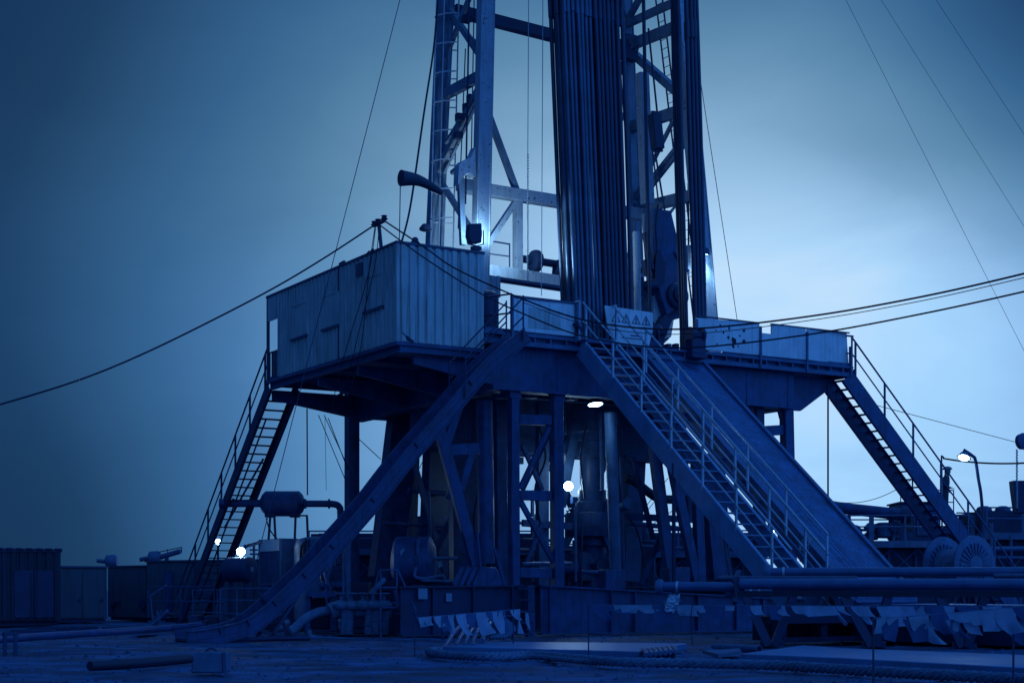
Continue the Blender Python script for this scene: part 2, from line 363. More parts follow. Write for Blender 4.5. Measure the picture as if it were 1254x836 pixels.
# edge channel with stiffener posts
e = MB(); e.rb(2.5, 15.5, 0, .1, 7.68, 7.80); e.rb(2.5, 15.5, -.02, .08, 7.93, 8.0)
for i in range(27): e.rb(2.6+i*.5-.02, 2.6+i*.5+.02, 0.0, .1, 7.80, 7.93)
S(e, 'edge_beam', STEEL2)  # lighter steel than the end beams, imitating light on the front strip
e = MB(); e.rb(2.6, 7.4, .05, .08, 8.0, 8.1); e.rb(10.5, 15.4, .05, .08, 8.0, 8.1); build_each(e, 'toe_plate', STEEL2, sub)
e = MB(); e.rb(15.45, 15.53, .12, 10, 7.68, 7.95); S(e, 'edge_beam')
e = MB(); e.rb(2.47, 2.55, .12, 10, 7.6, 7.95); S(e, 'edge_beam')
# main beams: front box between the stair and the slide, right box, the two long side boxes
f = MB(); f.rb(3.0, 7.6, .35, .8, 6.52, 7.79); f.rb(5.0, 5.03, .33, .35, 6.6, 7.6); f.rb(6.9, 6.93, .33, .35, 6.6, 7.6); S(f, 'front_beam', bevel=.015)
f = MB(); f.rb(9.9, 13.45, .35, .8, 6.62, 7.79); f.rb(11.62, 11.66, .33, .35, 6.65, 7.66); f.rb(13.2, 13.24, .33, .35, 6.65, 7.66); S(f, 'front_beam', bevel=.015)
f = MB(); f.rb(7.61, 9.89, .4, .75, 7.1, 7.79); S(f, 'front_beam')
f = MB(); f.rb(3.0, 3.5, .8, 9.4, 6.5, 7.66); S(f, 'side_beam', bevel=.015)
f = MB(); f.rb(13.0, 13.45, .8, 9.4, 6.6, 7.66); S(f, 'side_beam', bevel=.015)
f = MB(); f.rb(3.5, 13.0, 8.9, 9.4, 6.6, 7.66); S(f, 'rear_beam')
for a, b in (((5.4,8.7,.8),(7.4,8.7,6.4)), ((7.4,8.7,.8),(5.4,8.7,6.4)), ((9.6,8.7,.8),(12.8,8.7,6.4)), ((12.8,8.7,.8),(9.6,8.7,6.4))): S(B(R(*a), R(*b), .2, .2, VH), 'rear_cross_brace')
f = MB(); f.rb(3.52, 12.98, 5.0, 6.2, 5.35, 7.2); S(f, 'cross_box', STEELB, bevel=.02)
f = MB()
for v in (2.6, 4.6, 6.8): f.ibeam(R(3.5, v, 7.3), R(13.0, v, 7.3), .3, .7, VH)
S(f, 'floor_joist')
# tapered brackets carrying the cabin on the left and the walkway on the right
for v, d0 in ((.25, .18), (2.6, .2), (5.2, .2), (8.6, .25)):
    u0 = .15 if v > .3 else .6
    b = MB(); b.prism([R(u0, v, 7.18), R(3.0, v, 7.22), R(3.0, v, 6.5 if v > 1 else 6.62), R(u0, v, 7.18-d0)], VH*.12)
    b.rb(u0, 3.0, v-.06, v+.18, 7.18, 7.21); S(b, 'bracket')
for v in (.6, 4.5, 9.0):
    b = MB(); b.prism([R(13.45, v, 7.66), R(15.3, v, 7.66), R(15.2, v, 7.42), R(13.95, v, 6.62), R(13.45, v, 6.62)], VH*.1); S(b, 'bracket')
# cabin bearers
b = MB()
for u in (.08, 2.36): b.ibeam(R(u, -.02, 7.35), R(u, 8.64, 7.35), .14, .26, UH, .02)
for v in (.05, 2.0, 4.0, 6.0, 8.05): b.bar(R(.1, v, 7.34), R(2.4, v, 7.34), .1, .2, VH)
S(b, 'cabin_bearer')

def colv(name, x0, y0, x1, y1, v, wu, wv=None, m=STEEL, kind='box', v1=None, wu1=None, bevel=.01):
    p, q = on_v(x0, y0, v), on_v(x1, y1, v if v1 is None else v1)
    mb = MB()
    if kind == 'box': mb.bar(p, q, wu, wv or wu, UH, wu1, None)
    elif kind == 'tube': mb.tube(p, q, wu/2, 16)
    elif kind == 'h':
        d = (q-p).normalized(); a = (UH - d*UH.dot(d)).normalized(); t = .03
        mb.bar(p - a*(wu/2-t/2), q - a*(wu/2-t/2), t, wv or wu, a); mb.bar(p + a*(wu/2-t/2), q + a*(wu/2-t/2), t, wv or wu, a); mb.bar(p, q, wu-2*t, t, a)
    return S(mb, name, m, bevel=bevel)
# the braced frame in front, under the floor's left half
colv('column', 628.5, 481, 629.5, 718, .6, .24, .26)
colv('column', 681.5, 481, 682.5, 718, .6, .31, .26)
for y0, y1 in ((507, 520), (600, 612), (694, 707)):
    p, q = on_v(635, (y0+y1)/2, .62), on_v(674, (y0+y1)/2+1, .62); S(B(p, q, .18, .27, VH), 'girt', bevel=.01)
colv('brace', 673, 522, 637, 598, .62, .14, .1); colv('brace', 637, 613, 682, 695, .62, .15, .1)
colv('brace', 676, 524, 640, 600, .85, .10, .1, DARK)
S(MB().rb(5.05, 5.35, .45, .8, 6.35, 6.52), 'pin_bracket'); S(MB().rb(3.6, 3.95, .45, .8, 6.35, 6.52), 'pin_bracket')
# left A-frame and its round column
colv('brace', 538, 525, 583, 692, 1.0, .32, .14); colv('brace', 563, 495, 546, 545, 1.02, .22, .12); colv('brace', 578, 553, 564, 600, 1.05, .2, .12)
colv('girt', 551, 551, 586, 549, 1.05, .3, .12, kind='box')
colv('column', 593, 490, 596, 690, 1.5, .46, kind='tube')
colv('column', 611, 486, 613, 716, 2.6, .34, .3, STEELB)
colv('column', 566, 490, 568, 710, 3.6, .80, .3, STEELB)
# rear legs, leaning out to the foot
colv('leg', 497, 505, 470, 708, 8.6, 1.05, .5, wu1=.9)
colv('leg', 538, 500, 530, 706, 7.4, .80, .5, STEELB); colv('leg', 508, 520, 502, 700, 9.0, .28, .3)
colv('leg', 431, 480, 431, 742, 8.9, .36, .36)
colv('leg', 779, 505, 769, 712, 6.0, .62, .5); colv('leg', 793, 505, 770, 604, 6.05, .34, .4)
colv('leg', 760, 490, 757, 716, 6.6, .42, .4)
colv('leg', 868, 555, 880, 708, 6.2, .95, .5, wu1=.75)
# leaning columns lit by the lamp in the cellar
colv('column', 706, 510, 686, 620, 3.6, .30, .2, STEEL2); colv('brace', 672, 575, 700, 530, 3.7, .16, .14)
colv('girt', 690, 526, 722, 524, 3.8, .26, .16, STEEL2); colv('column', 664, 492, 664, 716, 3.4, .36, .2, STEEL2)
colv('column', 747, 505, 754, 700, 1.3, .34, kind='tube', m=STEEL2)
for x0,y0,x1,y1,v_,w_ in ((640,545,664,600,2.4,.12),(664,640,640,700,2.4,.12),(700,640,728,716,4.6,.16),(728,560,705,640,4.6,.14),(735,640,762,716,2.8,.14),(762,560,738,640,3.0,.12),(600,520,626,600,3.4,.14),(626,610,602,700,3.4,.14),(548,610,580,560,3.0,.12),(520,700,560,620,5.6,.16),(505,560,545,700,6.6,.16),(775,560,800,660,2.2,.13),(815,640,785,716,2.0,.13)):
    S(B(on_v(x0,y0,v_), on_v(x1,y1,v_), w_, w_*.8, UH), 'brace', STEEL)
for x0,x1,y_,v_ in ((640,700,640,3.2),(560,640,560,4.2),(560,625,622,2.8),(700,770,612,4.4),(765,850,632,2.6),(765,850,560,5.0)):
    S(B(on_v(x0,y_,v_), on_v(x1,y_+4,v_), .12, .2, VH), 'girt', STEEL)
for i, (x_, y_) in enumerate(((612,488),(650,488),(700,490),(640,470),(745,488))): S(MB().box(on_v(x_,y_,1.2), .3,.3,.25), 'joint_block', STEELB, bevel=.02)
# right A-frame behind the stair
colv('column', 800, 540, 822, 716, 1.6, .32, .22); colv('brace', 818, 545, 854, 716, 1.3, .30, .2)
colv('column', 852, 560, 858, 716, 1.3, .28, .22); colv('girt', 830, 603, 858, 601, 1.35, .24, .14)
colv('brace', 838, 560, 845, 640, 1.8, .16, .14)
# right frame under the walkway
colv('column', 963, 498, 968, 726, .7, .33, .3); colv('column', 928, 496, 931, 726, .75, .3, .26, DARK)
p, q = on_v(930, 528, .72), on_v(962, 526, .72); S(B(p, q, .16, .3, VH), 'girt')
colv('girt', 932, 565, 962, 563, .75, .26, .14)
S(MB().prism([on_v(955, 500, .68), on_v(968, 500, .68), on_v(963, 516, .68), on_v(958, 512, .68)], VH*.15), 'gusset')
S(MB().prism([on_v(922, 498, .68), on_v(936, 498, .68), on_v(932, 512, .68), on_v(926, 514, .68)], VH*.15), 'gusset')
# pony base of deep beams at ground level
def base_beam(u0, u1, v0, v1, z0, z1a, z1b, stiff):
    b = MB(); p = [R(u0,v0,0), R(u1,v0,0), R(u1,v1,0), R(u0,v1,0)]
    b.prism([R(u0,v0+.12,z0), R(u1,v0+.12,z0), R(u1,v0+.12,z1b-.03), R(u0,v0+.12,z1a-.03)], VH*.05)
    b.hexa([R(u0,v0,z1a-.045), R(u1,v0,z1b-.045), R(u1,v0+.3,z1b-.045), R(u0,v0+.3,z1a-.045), R(u0,v0,z1a), R(u1,v0,z1b), R(u1,v0+.3,z1b), R(u0,v0+.3,z1a)])
    b.rb(u0, u1, v0, v0+.3, z0-.04, z0)
    for u in stiff:
        t = z1a + (z1b-z1a)*(u-u0)/(u1-u0); b.rb(u-.02, u+.02, v0+.01, v0+.12, z0, t-.05)
    return b
S(base_beam(.3, 4.05, .3, 1, .05, 1.30, 1.34, (1.2, 2.4, 3.6)), 'base_beam', DARK)
S(base_beam(4.35, 12.2, 0, 1, .04, 1.34, .98, (4.6, 6.6, 7.4, 9.6, 11.0, 12.0)), 'base_beam')
S(base_beam(12.22, 14.2, .05, 1, .04, .98, .94, (13.0,)), 'base_beam', DARK)
S(base_beam(6.6, 13.5, 6.0, 7, .04, 1.34, 1.30, (8, 10, 12)), 'base_beam', DARK)
for u in (3.1, 7.0, 13.0): S(MB().ibeam(R(u, .5, .62), R(u, 9.5, .62), .35, 1.2, UH), 'base_beam')
S(B(on_v(648, 716, .2), on_v(649, 779, .2), .22, .2, UH), 'base_post')
st = MB()
for i in range(5): st.bar(on_v(634, 720+i*14, -.06), on_v(652, 720+i*14, -.06), .05, .05, VH)
build_each(st, 'climbing_rung', DARK, sub)
# pedestals on the base
S(MB().prism([on_v(742,697,.5), on_v(766,697,.5), on_v(766,721,.5), on_v(742,721,.5)], VH*.4), 'pedestal', bevel=.015)
S(MB().prism([on_v(820,695,1.0), on_v(845,694,1.0), on_v(846,722,1.0), on_v(820,721,1.0)], VH*.4), 'pedestal', bevel=.015)
S(MB().prism([on_v(566,717,.6), on_v(620,717,.6), on_v(607,694,.6), on_v(584,694,.6)], VH*.5), 'pedestal', bevel=.015)
pr = MB()
for i in range(4): pr.bar(on_v(566+i*8, 694, .5), on_v(556+i*8, 716, .5), .07, .1, VH)
build_each(pr, 'pedestal_rib', STEEL, sub)
S(B(on_v(584, 650, .8), on_v(590, 712, .8), .06, .06), 'brace'); S(B(on_v(606, 672, .6), on_v(618, 716, .6), .08, .06), 'brace')
# small signs fixed on the base
for (x0,y0,x1,y1,v) in ((546,726,553,736,.36),(512,720,523,733,.25)):
    S(MB().prism([on_v(x0,y0,v), on_v(x1,y0,v), on_v(x1,y1,v), on_v(x0,y1,v)], -VH*.02), 'sign_plate', PLASW)

# ================================================================== CABIN ON THE FLOOR (left)
cab = thing('driller_cabin', 'long corrugated pale cabin overhanging the left end of the drill floor', 'cabin', R(1.2, 4, 7.5))
m = MB(); m.rb(.06, 2.42, .06, 7.75, 7.5, 9.95); m.build('wall', CABIN, cab)
m = MB(); m.corr(R(0, 7.75, 7.5), R(0, 0, 7.5), 2.46, .25, .05, -UH)
m.build('side_wall', CABIN, cab, smooth=False)
m = MB(); m.corr(R(0, 0, 7.5), R(2.46, 0, 7.5), 2.46, .24, .05, -VH); m.build('front_wall', CABIN, cab, smooth=False)
m = MB(); m.rb(-.06, .03, -.06, .03, 7.48, 9.98); m.rb(2.43, 2.5, -.05, .05, 7.48, 9.98); m.rb(-.055, .03, 7.7, 7.78, 7.5, 9.96); build_each(m, 'corner_post', CABIN, cab, bevel=.01)
m = MB(); m.rb(-.07, 2.52, -.07, 8.66, 9.96, 10.03); m.build('roof', CABIN2, cab, bevel=.01)
m = MB(); m.rb(-.06, 2.5, -.06, 8.64, 7.40, 7.485); m.build('sill', STEEL, cab)
def shutter(x0, y0, x1, y1):      # left/right px, top/bottom px on the long side
    a, b = on_u(x0, y0, -.05), on_u(x1, y1, -.05); (_, v0), (_, v1) = uv(a), uv(b)
    z1 = on_u(x0, y0, -.05).z; z0 = b.z
    m = MB(); m.rb(-.075, -.03, v1, v0, z0, z1); s = m.build('window_shutter', CABIN, cab, bevel=.006)
    f = MB(); f.rb(-.11, -.02, v1-.06, v0+.06, z0-.06, z0); f.build('sill', CABIN2, s)
    f = MB(); f.rb(-.09, -.02, v1-.05, v1-.01, z0, z1); f.rb(-.09, -.02, v1-.05, v0, z1, z1+.03); build_each(f, 'frame', CABIN, s)
shutter(358, 377, 376, 409); shutter(396, 365, 414, 397); shutter(447, 343, 469, 374)
m = MB(); a = on_u(437, 324, -.05); b = on_u(444, 336, -.05); m.rb(-.09, -.03, uv(b)[1], uv(a)[1], b.z, a.z); m.build('vent', CABIN2, cab)
m = MB(); v = uv(on_u(414, 330, -.05))[1]; m.rb(-.06, -.035, v-.015, v+.015, 7.5, 9.95); m.build('seam', CABIN2, cab)
# open porch at the far end
m = MB(); m.rb(-.05, .03, 8.57, 8.64, 7.5, 9.96); m.rb(2.4, 2.47, 8.57, 8.64, 7.5, 9.96); build_each(m, 'porch_post', CABIN2, cab)
m = MB(); m.rb(-.04, 0, 7.78, 8.57, 9.25, 9.96); m.build('porch_fascia', CABIN, cab)
m = MB(); m.rb(-.05, 2.5, 7.78, 8.75, 7.487, 7.52); m.build('porch_floor', STEEL, cab)
m = MB()
for z in (8.3, 7.55): m.bar(R(-.02, 7.78, z), R(-.02, 8.57, z), .04, .04)
for i in range(4): m.bar(R(-.02, 7.9+i*.18, 7.52), R(-.02, 7.9+i*.18, 8.3), .03, .05 if i != 1 else .16)
m.build('porch_rail', DARK, cab)
# lifting lugs on the roof
for px in (509, 566):
    c = on_v(px, 297, .25); c.z = 10.03
    m = MB(); pts = [c + UH*(-.2) , c + UH*.2, c + UH*.08 + ZH*.14] + [c + UH*(.09*math.cos(t)) + ZH*(.14+.09*math.sin(t)) for t in (0.5, 1.0, 1.57, 2.1, 2.6)] + [c + UH*(-.08) + ZH*.14]
    if px < 520: m.prism(pts, VH*.06); m.build('lifting_lug', DARK, cab)
m = MB(); p = on_v(497, 412, -.03); m.bar(p, p + UH*.2 - ZH*.12, .05, .1); m.bar(p, p - UH*.12 + ZH*.1, .03, .05); m.build('bent_bracket', DARK, cab)
m = MB(); 
for (a, b) in (((449,313),(453,310)),((455,309),(457,307)),((416,324),(422,322))): m.bar(on_u(*a, .1), on_u(*b, .1)+ZH*.03, .06, .08)
build_each(m, 'roof_clamp', DARK, cab)

# pole with a crossarm on the roof
pl = thing('cable_pole', 'short pole with crossarm and insulators on the cabin roof', 'pole', R(-.05, 1.0, 10.0))
a, b = on_u(464, 275, 0), on_u(467, 305, 0); b.z = 10.0
B(b, a, .07, .07).build('pole', DARK, pl)
B(on_u(458, 277, -.02), on_u(471, 270, -.02), .07, .07).build('crossarm', DARK, pl)
for x, y in ((458.5,276),(463,273.5),(470.5,269)): MB().lathe(on_u(x, y+1, -.02), ZH, [(0,.04),(.04,.07),(.08,.04),(.12,.06),(.14,.02)], 8).build('insulator', DARK, pl)

# windsock on its thin staff
ws = thing('windsock', 'dark windsock blowing beside the left mast leg on a thin staff', 'windsock', on_v(489, 297, .1))
T(on_v(489, 300, .1), on_v(490.5, 211, .1), .014, 6).build('staff', DARK, ws)
mouth, tail = on_v(491, 218, .1), on_v(541, 236, .1)
mid = mouth.lerp(tail, .45) + ZH*.10
MB().path(smoothpts([mouth, mid, tail], 8), .1, 12, rf=lambda t: .21-.14*t).build('sock', mat('windsock_cloth', (.05,.075,.12), .8), ws)

# ================================================================== STAIRS
def stair(name, label, p, q, side, nsteps, rails, depth=.26, rail_h=1.0, npost=5, mid=True, m=STEEL, rm=RAIL, tm=STEEL, thick=.05, ext=0.0, treadw=.2):
    """p, q: top and bottom of the first stringer; side: vector across to the second stringer."""
    root = thing(name, label, 'stairs', p.lerp(q, 1.0) + side*.5)
    for s_ in (0, 1):
        o = side*s_; hd = (q-p); hd.z = 0; hd.normalize(); sn = side.normalized()
        d = (q-p).normalized(); up = sn.cross(d); up = up if up.z > 0 else -up
        mb = MB(); a = p+o-up*depth*.5; b = q+o-up*depth*.5
        mb.bar(a, b, thick*.5, depth, sn)
        for k in (-1, 1): mb.bar(a+up*(k*(depth/2-.012)) + sn*(.035*(1 if s_==0 else -1)), b+up*(k*(depth/2-.012)) + sn*(.035*(1 if s_==0 else -1)), .09, .024, sn)
        mb.build('stringer', m, root)
    for i in range(nsteps):
        c = p.lerp(q, (i+.6)/nsteps) + side*.5 - ZH*.12
        MB().box(c, side.length-.06, treadw, .035, side.normalized(), hd).build('tread', tm, root)
    for s_ in rails:
        o = side*s_; mb = MB(); top = ZH*rail_h
        mb.tube(p+o+top, q+o+top, .028, 8)
        if mid: mb.tube(p+o+top*.5, q+o+top*.5, .022, 8)
        rl = build_each(mb, 'handrail', rm, root)
        for i in range(npost):
            b = p.lerp(q, (i+.12)/(npost-.35)) + o
            B(b - ZH*.1, b + top, .05, .05, side).build('post', rm, rl)
    return root
# front stair beside the ramp
fs = stair('stairs', 'broad steel stairs with light handrails beside the ramp, descending from the front of the floor', R(5.53, -.15, 7.98), R(5.53, -8.6, 1.1), UH*1.0, 25, (0, 1), depth=.50, npost=7, rm=GALV, tm=mat('tread_paint', (.13,.24,.40), .45, rust=.05), m=STAIRM, treadw=.24)
MB().bar(R(5.55,-4.2,4.35), R(5.55,-4.2,1.1), .07, .07).build('prop', DARK, fs)
lp = MB(); lp.rb(5.5, 6.6, -.35, .0, 7.88, 7.97); lp.build('landing', STEEL, fs)
gt = thing('guard_rail', 'tubular guard rail with gate posts at the head of the front stairs', 'railing', R(5.4, -.1, 7.97))
m = MB()
for u in (5.42, 6.62):
    m.tube(R(u, .3, 9.0), R(u, -.15, 9.0), .028); m.tube(R(u, .3, 8.5), R(u, -.15, 8.5), .024)
build_each(m, 'rail', RAIL, gt)
for u in (5.42, 6.62):
    for v in (.3, -.15): T(R(u, v, 7.95), R(u, v, 9.0), .03).build('post', RAIL, gt)
for u in (5.40,):
    B(R(u, -.2, 8.3), R(u, .3, 8.3), .06, .3, VH).build('kick_plate', DARK, gt)
# right end stair
rs = stair('stairs', 'steep open stairs hanging off the right end of the drill floor above the cable reels', R(15.5, .05, 7.9), R(23.6, .05, .1), VH*1.05, 32, (0,), depth=.52, npost=7, rm=STEEL2, m=STEEL, tm=STEEL)
T(R(15.5, .05, 7.9), R(15.5, .05, 8.95), .03).build('newel_post', STEEL2, rs); T(R(15.3, .05, 8.93), R(15.55, .05, 8.93), .03).build('newel_cap', STEEL2, rs)
T(R(15.3, .05, 8.4), R(15.5, .05, 8.4), .025).build('newel_cap', STEEL2, rs)
# left end stair
ls = stair('stairs', 'narrow open stairs descending from the cabin porch on the far left', R(.0, 8.72, 7.45), R(.0, 17.0, .05), UH*.95, 30, (0,), depth=.36, npost=7, rm=DARK, m=DARK, tm=DARK)
B(R(.1, 12.6, 3.2), R(1.0, 11.5, 5.4), .05, .05).build('brace', DARK, ls)
B(R(.2, 9.3, 6.4), R(.5, 16.3, .7), .04, .04).build('brace', DARK, ls)

# ================================================================== RAMP
rp_ = thing('pipe_ramp', 'wide scraped steel ramp sloping from the floor opening down to the pipe racks', 'ramp', R(8.7, -7, 0))
def rampz(v): return 7.55 + (v+.1)*(7.45-1.77)/7.05
m = MB()
for u0, u1, dz in ((7.9, 8.34, .0), (8.346, 8.76, .008), (8.766, 9.72, .016)):
    m.hexa([R(u0,-8.2,rampz(-8.2)-.14+dz), R(u1,-8.2,rampz(-8.2)-.14+dz), R(u1,.1,rampz(.1)-.14+dz), R(u0,.1,rampz(.1)-.14+dz),
            R(u0,-8.2,rampz(-8.2)+dz), R(u1,-8.2,rampz(-8.2)+dz), R(u1,.1,rampz(.1)+dz), R(u0,.1,rampz(.1)+dz)])
m.hexa([R(7.9,-8.2,rampz(-8.2)-.2), R(9.72,-8.2,rampz(-8.2)-.2), R(9.72,.1,rampz(.1)-.2), R(7.9,.1,rampz(.1)-.2), R(7.9,-8.2,rampz(-8.2)-.05), R(9.72,-8.2,rampz(-8.2)-.05), R(9.72,.1,rampz(.1)-.05), R(7.9,.1,rampz(.1)-.05)])
m.build('bed', RAMPM, rp_)
for u, hgt in ((7.74, .16), (9.78, .10)):
    m = MB(); m.hexa([R(u-.06,-8.2,rampz(-8.2)-.42), R(u+.06,-8.2,rampz(-8.2)-.42), R(u+.06,.1,rampz(.1)-.42), R(u-.06,.1,rampz(.1)-.42), R(u-.06,-8.2,rampz(-8.2)+hgt), R(u+.06,-8.2,rampz(-8.2)+hgt), R(u+.06,.1,rampz(.1)+hgt), R(u-.06,.1,rampz(.1)+hgt)])
    m.build('side_beam', STEEL2, rp_)
m = MB()
for i in range(9):
    u = 8.42+i*.145
    if abs(u-8.79) < .06: continue
    m.bar(R(u, .08, rampz(.08)+.016), R(u, -8.18, rampz(-8.18)+.016), .012+.02*(i%3), .006, UH)
m.build('wear_strip', RAMPM, rp_)
for v in (-1.8, -4.2, -6.6): MB().bar(R(7.6,v,rampz(v)-.33), R(9.75,v,rampz(v)-.33), .16, .2, VH).build('cross_beam', STEEL, rp_)
for v in (-5.6,):
    for u in (7.9, 9.6): MB().bar(R(u,v,rampz(v)-.3), R(u,v,.05), .22, .22, UH).build('support_leg', DARK, rp_)
B(R(7.8, -8.15, .9), R(9.75, -8.15, .9), .2, .2).build('foot_beam', STEEL, rp_)
for u in (7.9, 9.6): MB().bar(R(u,-8.15,.8), R(u,-8.15,.03), .2, .2, UH).build('support_leg', DARK, rp_)
m = MB()
for hh in (.55, 1.02): m.tube(R(7.45, -.3, rampz(-.3)+hh+.05), R(7.45, -7.7, rampz(-7.7)+hh+.05), .026, 8)
hr = build_each(m, 'handrail', GALV, rp_)
for i in range(6):
    v = -.4-i*1.45; B(R(7.45, v, rampz(v)-.25), R(7.45, v, rampz(v)+1.05), .05, .05).build('post', GALV, hr)
B(R(7.45,-.2,rampz(-.2)-.2), R(7.45,-8.1,rampz(-8.1)-.2), .06, .16).build('rail_base', STEEL2, rp_)
for i in range(6):
    v = -.6-i*1.45; B(R(7.45, v, rampz(v)-.22), R(7.75, v, rampz(v)-.22), .05, .08).build('rail_tie', STEEL2, rp_)
wc = on_u(986, 666, 7.40); m = MB()
for k in range(5):
    rr = random.uniform(.10,.17); ph = random.random()*6; tl = random.uniform(-.5,.5)
    m.path([wc + UH*0 + VH*(rr*1.5*math.cos(t)-.02*k) + ZH*(rr*math.sin(t)-.9*.75*rr*math.cos(t)) - UH*(.03+.02*k*math.sin(t+ph)) for t in [2*PI*i/20 for i in range(21)]], .008, 5)
solo(m, 'wire_coil', GALV, 'tangled coil of light wire hung on the lower ramp handrail', 'coil')

# ================================================================== ESCAPE SLIDE (curved chute to the left)
SLM = mat('chute_steel', (.020,.060,.165), .5, rust=.16, var=.4, streak=.6, scale=2.4, bump=.35)
sl = thing('escape_slide', 'long steel chute curving from the floor down to the ground at the left', 'slide', R(-5.6, -.7, 0))
prof = smoothpts([R(3.15,-.75,7.78)] + [on_v(x, y, -1.13)+VH*.38 for x, y in ((600,445),(560,491),(500,560),(458,614),(415,663),(385,696),(358,722),(325,752),(300,768),(270,776),(242,780.5),(228,781.5))], 5)
def ribbon(fn):     # fn(i) -> ring of points
    rings = [fn(i) for i in range(len(prof))]; n = len(rings[0]); mb = MB(); vs = [p for r in rings for p in r]
    fs = [(k*n+i, k*n+(i+1)%n, (k+1)*n+(i+1)%n, (k+1)*n+i) for k in range(len(rings)-1) for i in range(n)]
    mb.add(vs, fs + [tuple(range(n-1,-1,-1)), tuple(range((len(rings)-1)*n, len(rings)*n))]); return mb
def nrm(i):
    d = (prof[min(i+1,len(prof)-1)] - prof[max(i-1,0)]).normalized(); n = VH.cross(d); return n if n.z > 0 else -n
def rect(i, v0, v1, n0, n1):
    c, n = prof[i], nrm(i); return [c + VH*v0 + n*n0, c + VH*v1 + n*n0, c + VH*v1 + n*n1, c + VH*v0 + n*n1]
ribbon(lambda i: rect(i, -.36, .36, -.06, 0)).build('bed', SLM, sl)
ribbon(lambda i: rect(i, -.40, -.36, -.18, .15)).build('side_wall', SLM, sl)
ribbon(lambda i: rect(i, .36, .40, -.18, .15)).build('side_wall', SLM, sl)
ribbon(lambda i: rect(i, -.45, -.36, .15, .18)).build('rim', SLM, sl); ribbon(lambda i: rect(i, .36, .45, .15, .18)).build('rim', SLM, sl)
ribbon(lambda i: rect(i, -.44, -.36, -.21, -.18)).build('rim', SLM, sl)
ribbon(lambda i: rect(i, -.415, -.40, -.04, -.015)).build('rim', SLM, sl)
m = MB()
for i in range(8, len(prof)-6, 6): c, n = prof[i], nrm(i); d = VH.cross(n); m.bar(c - VH*.43 + n*.15, c - VH*.43 + n*.0, .03, .05, d)
build_each(m, 'bracket', DARK, sl)
m = MB()
for a, b in (((-3.6,-1.1,1.1),(-4.9,-1.1,.02)), ((-4.7,-1.1,.45),(-3.4,-1.1,.02)), ((-2.9,-.9,1.6),(-4.2,-.9,.02)), ((-4.4,-.5,.6),(-5.2,-.5,.02)), ((-2.6,-1.1,1.9),(-3.9,-1.1,.05)), ((-3.9,-.5,1.1),(-3.0,-.5,.03))): m.bar(R(*a), R(*b), .07, .07, VH)
build_each(m, 'prop', DARK, sl)
m = MB(); m.bar(R(-4.9,-1.12,.05), R(-2.9,-1.12,.05), .08, .08); m.build('skid', DARK, sl)
m = MB()
for v in (-.45, .4):
    for hh in (.5, 1.0):
        m.tube(R(3.0,-.75+v,7.7+hh), R(1.3,-.75+v,6.2+hh*.8), .02, 6)
    m.tube(R(3.0,-.75+v,7.6), R(3.0,-.75+v,8.75), .025, 6); m.tube(R(1.3,-.75+v,6.0), R(1.3,-.75+v,7.0), .02, 6)
build_each(m, 'handrail', DARK, sl)

# ================================================================== WIND WALLS, RAILS
def wall_plate(mb, u0, u1, w0, w1a, w1b, v=0.0, th=.05): return mb.prism([R(u0,v,w0), R(u1,v,w0), R(u1,v,w1b), R(u0,v,w1a)], VH*th)
ww = thing('wind_wall', 'pale plate wind wall with a patched panel between the slide and the front stairs', 'wind wall', R(4.4, .05, 8.0))
wall_plate(MB(), 3.42, 5.36, 8.06, 8.97, 8.95).build('plate', WHITE, ww, bevel=.008)
m = MB(); wall_plate(m, 3.9, 4.9, 8.18, 8.72, 8.7, -.012, .012); m.build('patch_plate', CABIN, ww)
m = MB(); m.rb(3.38, 5.4, -.02, .07, 8.93, 9.0); build_each(m, 'top_cap', CABIN2, ww)
m = MB(); m.rb(3.36, 3.42, -.03, .06, 7.9, 9.0); m.rb(5.36, 5.42, -.03, .06, 7.9, 9.0); build_each(m, 'end_post', STEEL2, ww)
ww = thing('wind_wall', 'short plate wind wall marked with four warning triangles at the head of the ramp', 'wind wall', R(7.0, .05, 8.0))
m = MB(); m.prism([R(6.75,.0,8.0), R(7.85,.0,8.0), R(7.98,.0,8.45), R(7.98,.0,8.95), R(6.35,.0,9.0), R(6.45,.0,8.4)], VH*.05); m.build('plate', WHITE, ww, bevel=.008)
m = MB(); mk = MB()
for k in range(4):
    c = R(6.72+.34*k, -.012, 8.58); s_ = .15
    tri = [c + UH*(-s_) , c + UH*s_, c + ZH*(s_*1.75)]; cen = (tri[0]+tri[1]+tri[2])/3
    for a, b in ((0,1),(1,2),(2,0)):
        p, q = tri[a], tri[b]; pi, qi = p.lerp(cen,.24), q.lerp(cen,.24); m.prism([p, q, qi, pi], VH*.008)
    mk.prism([cen + UH*-.02 - ZH*.02, cen + UH*.02 - ZH*.02, cen + UH*.016 + ZH*.08, cen - UH*.016 + ZH*.08], VH*.008); mk.prism([cen + UH*-.03 - ZH*.055, cen + UH*.03 - ZH*.055, cen + UH*.03 - ZH*.035, cen - UH*.03 - ZH*.035], VH*.008)
o = m.build('warning_sign', mat('sign_ink', (.06,.10,.18), .6, var=.1), ww); mk.build('mark', MATS['sign_ink'], o)
m = MB(); m.rb(6.62, 7.75, -.012, -.002, 8.46, 8.49); m.rb(6.9, 7.6, -.012, -.002, 8.16, 8.18); m.rb(7.2, 7.62, -.012, -.002, 8.24, 8.27); m.build('marking_line', MATS['sign_ink'], ww)
m = MB()
for x in (6.5, 7.9): m.rb(x-.03, x+.03, .05, .1, 7.95, 8.9)
build_each(m, 'post', STEEL2, ww)
ww = thing('wind_wall', 'long pale plate wind wall with rusty holes along the right half of the floor', 'wind wall', R(12.4, .05, 8.0))
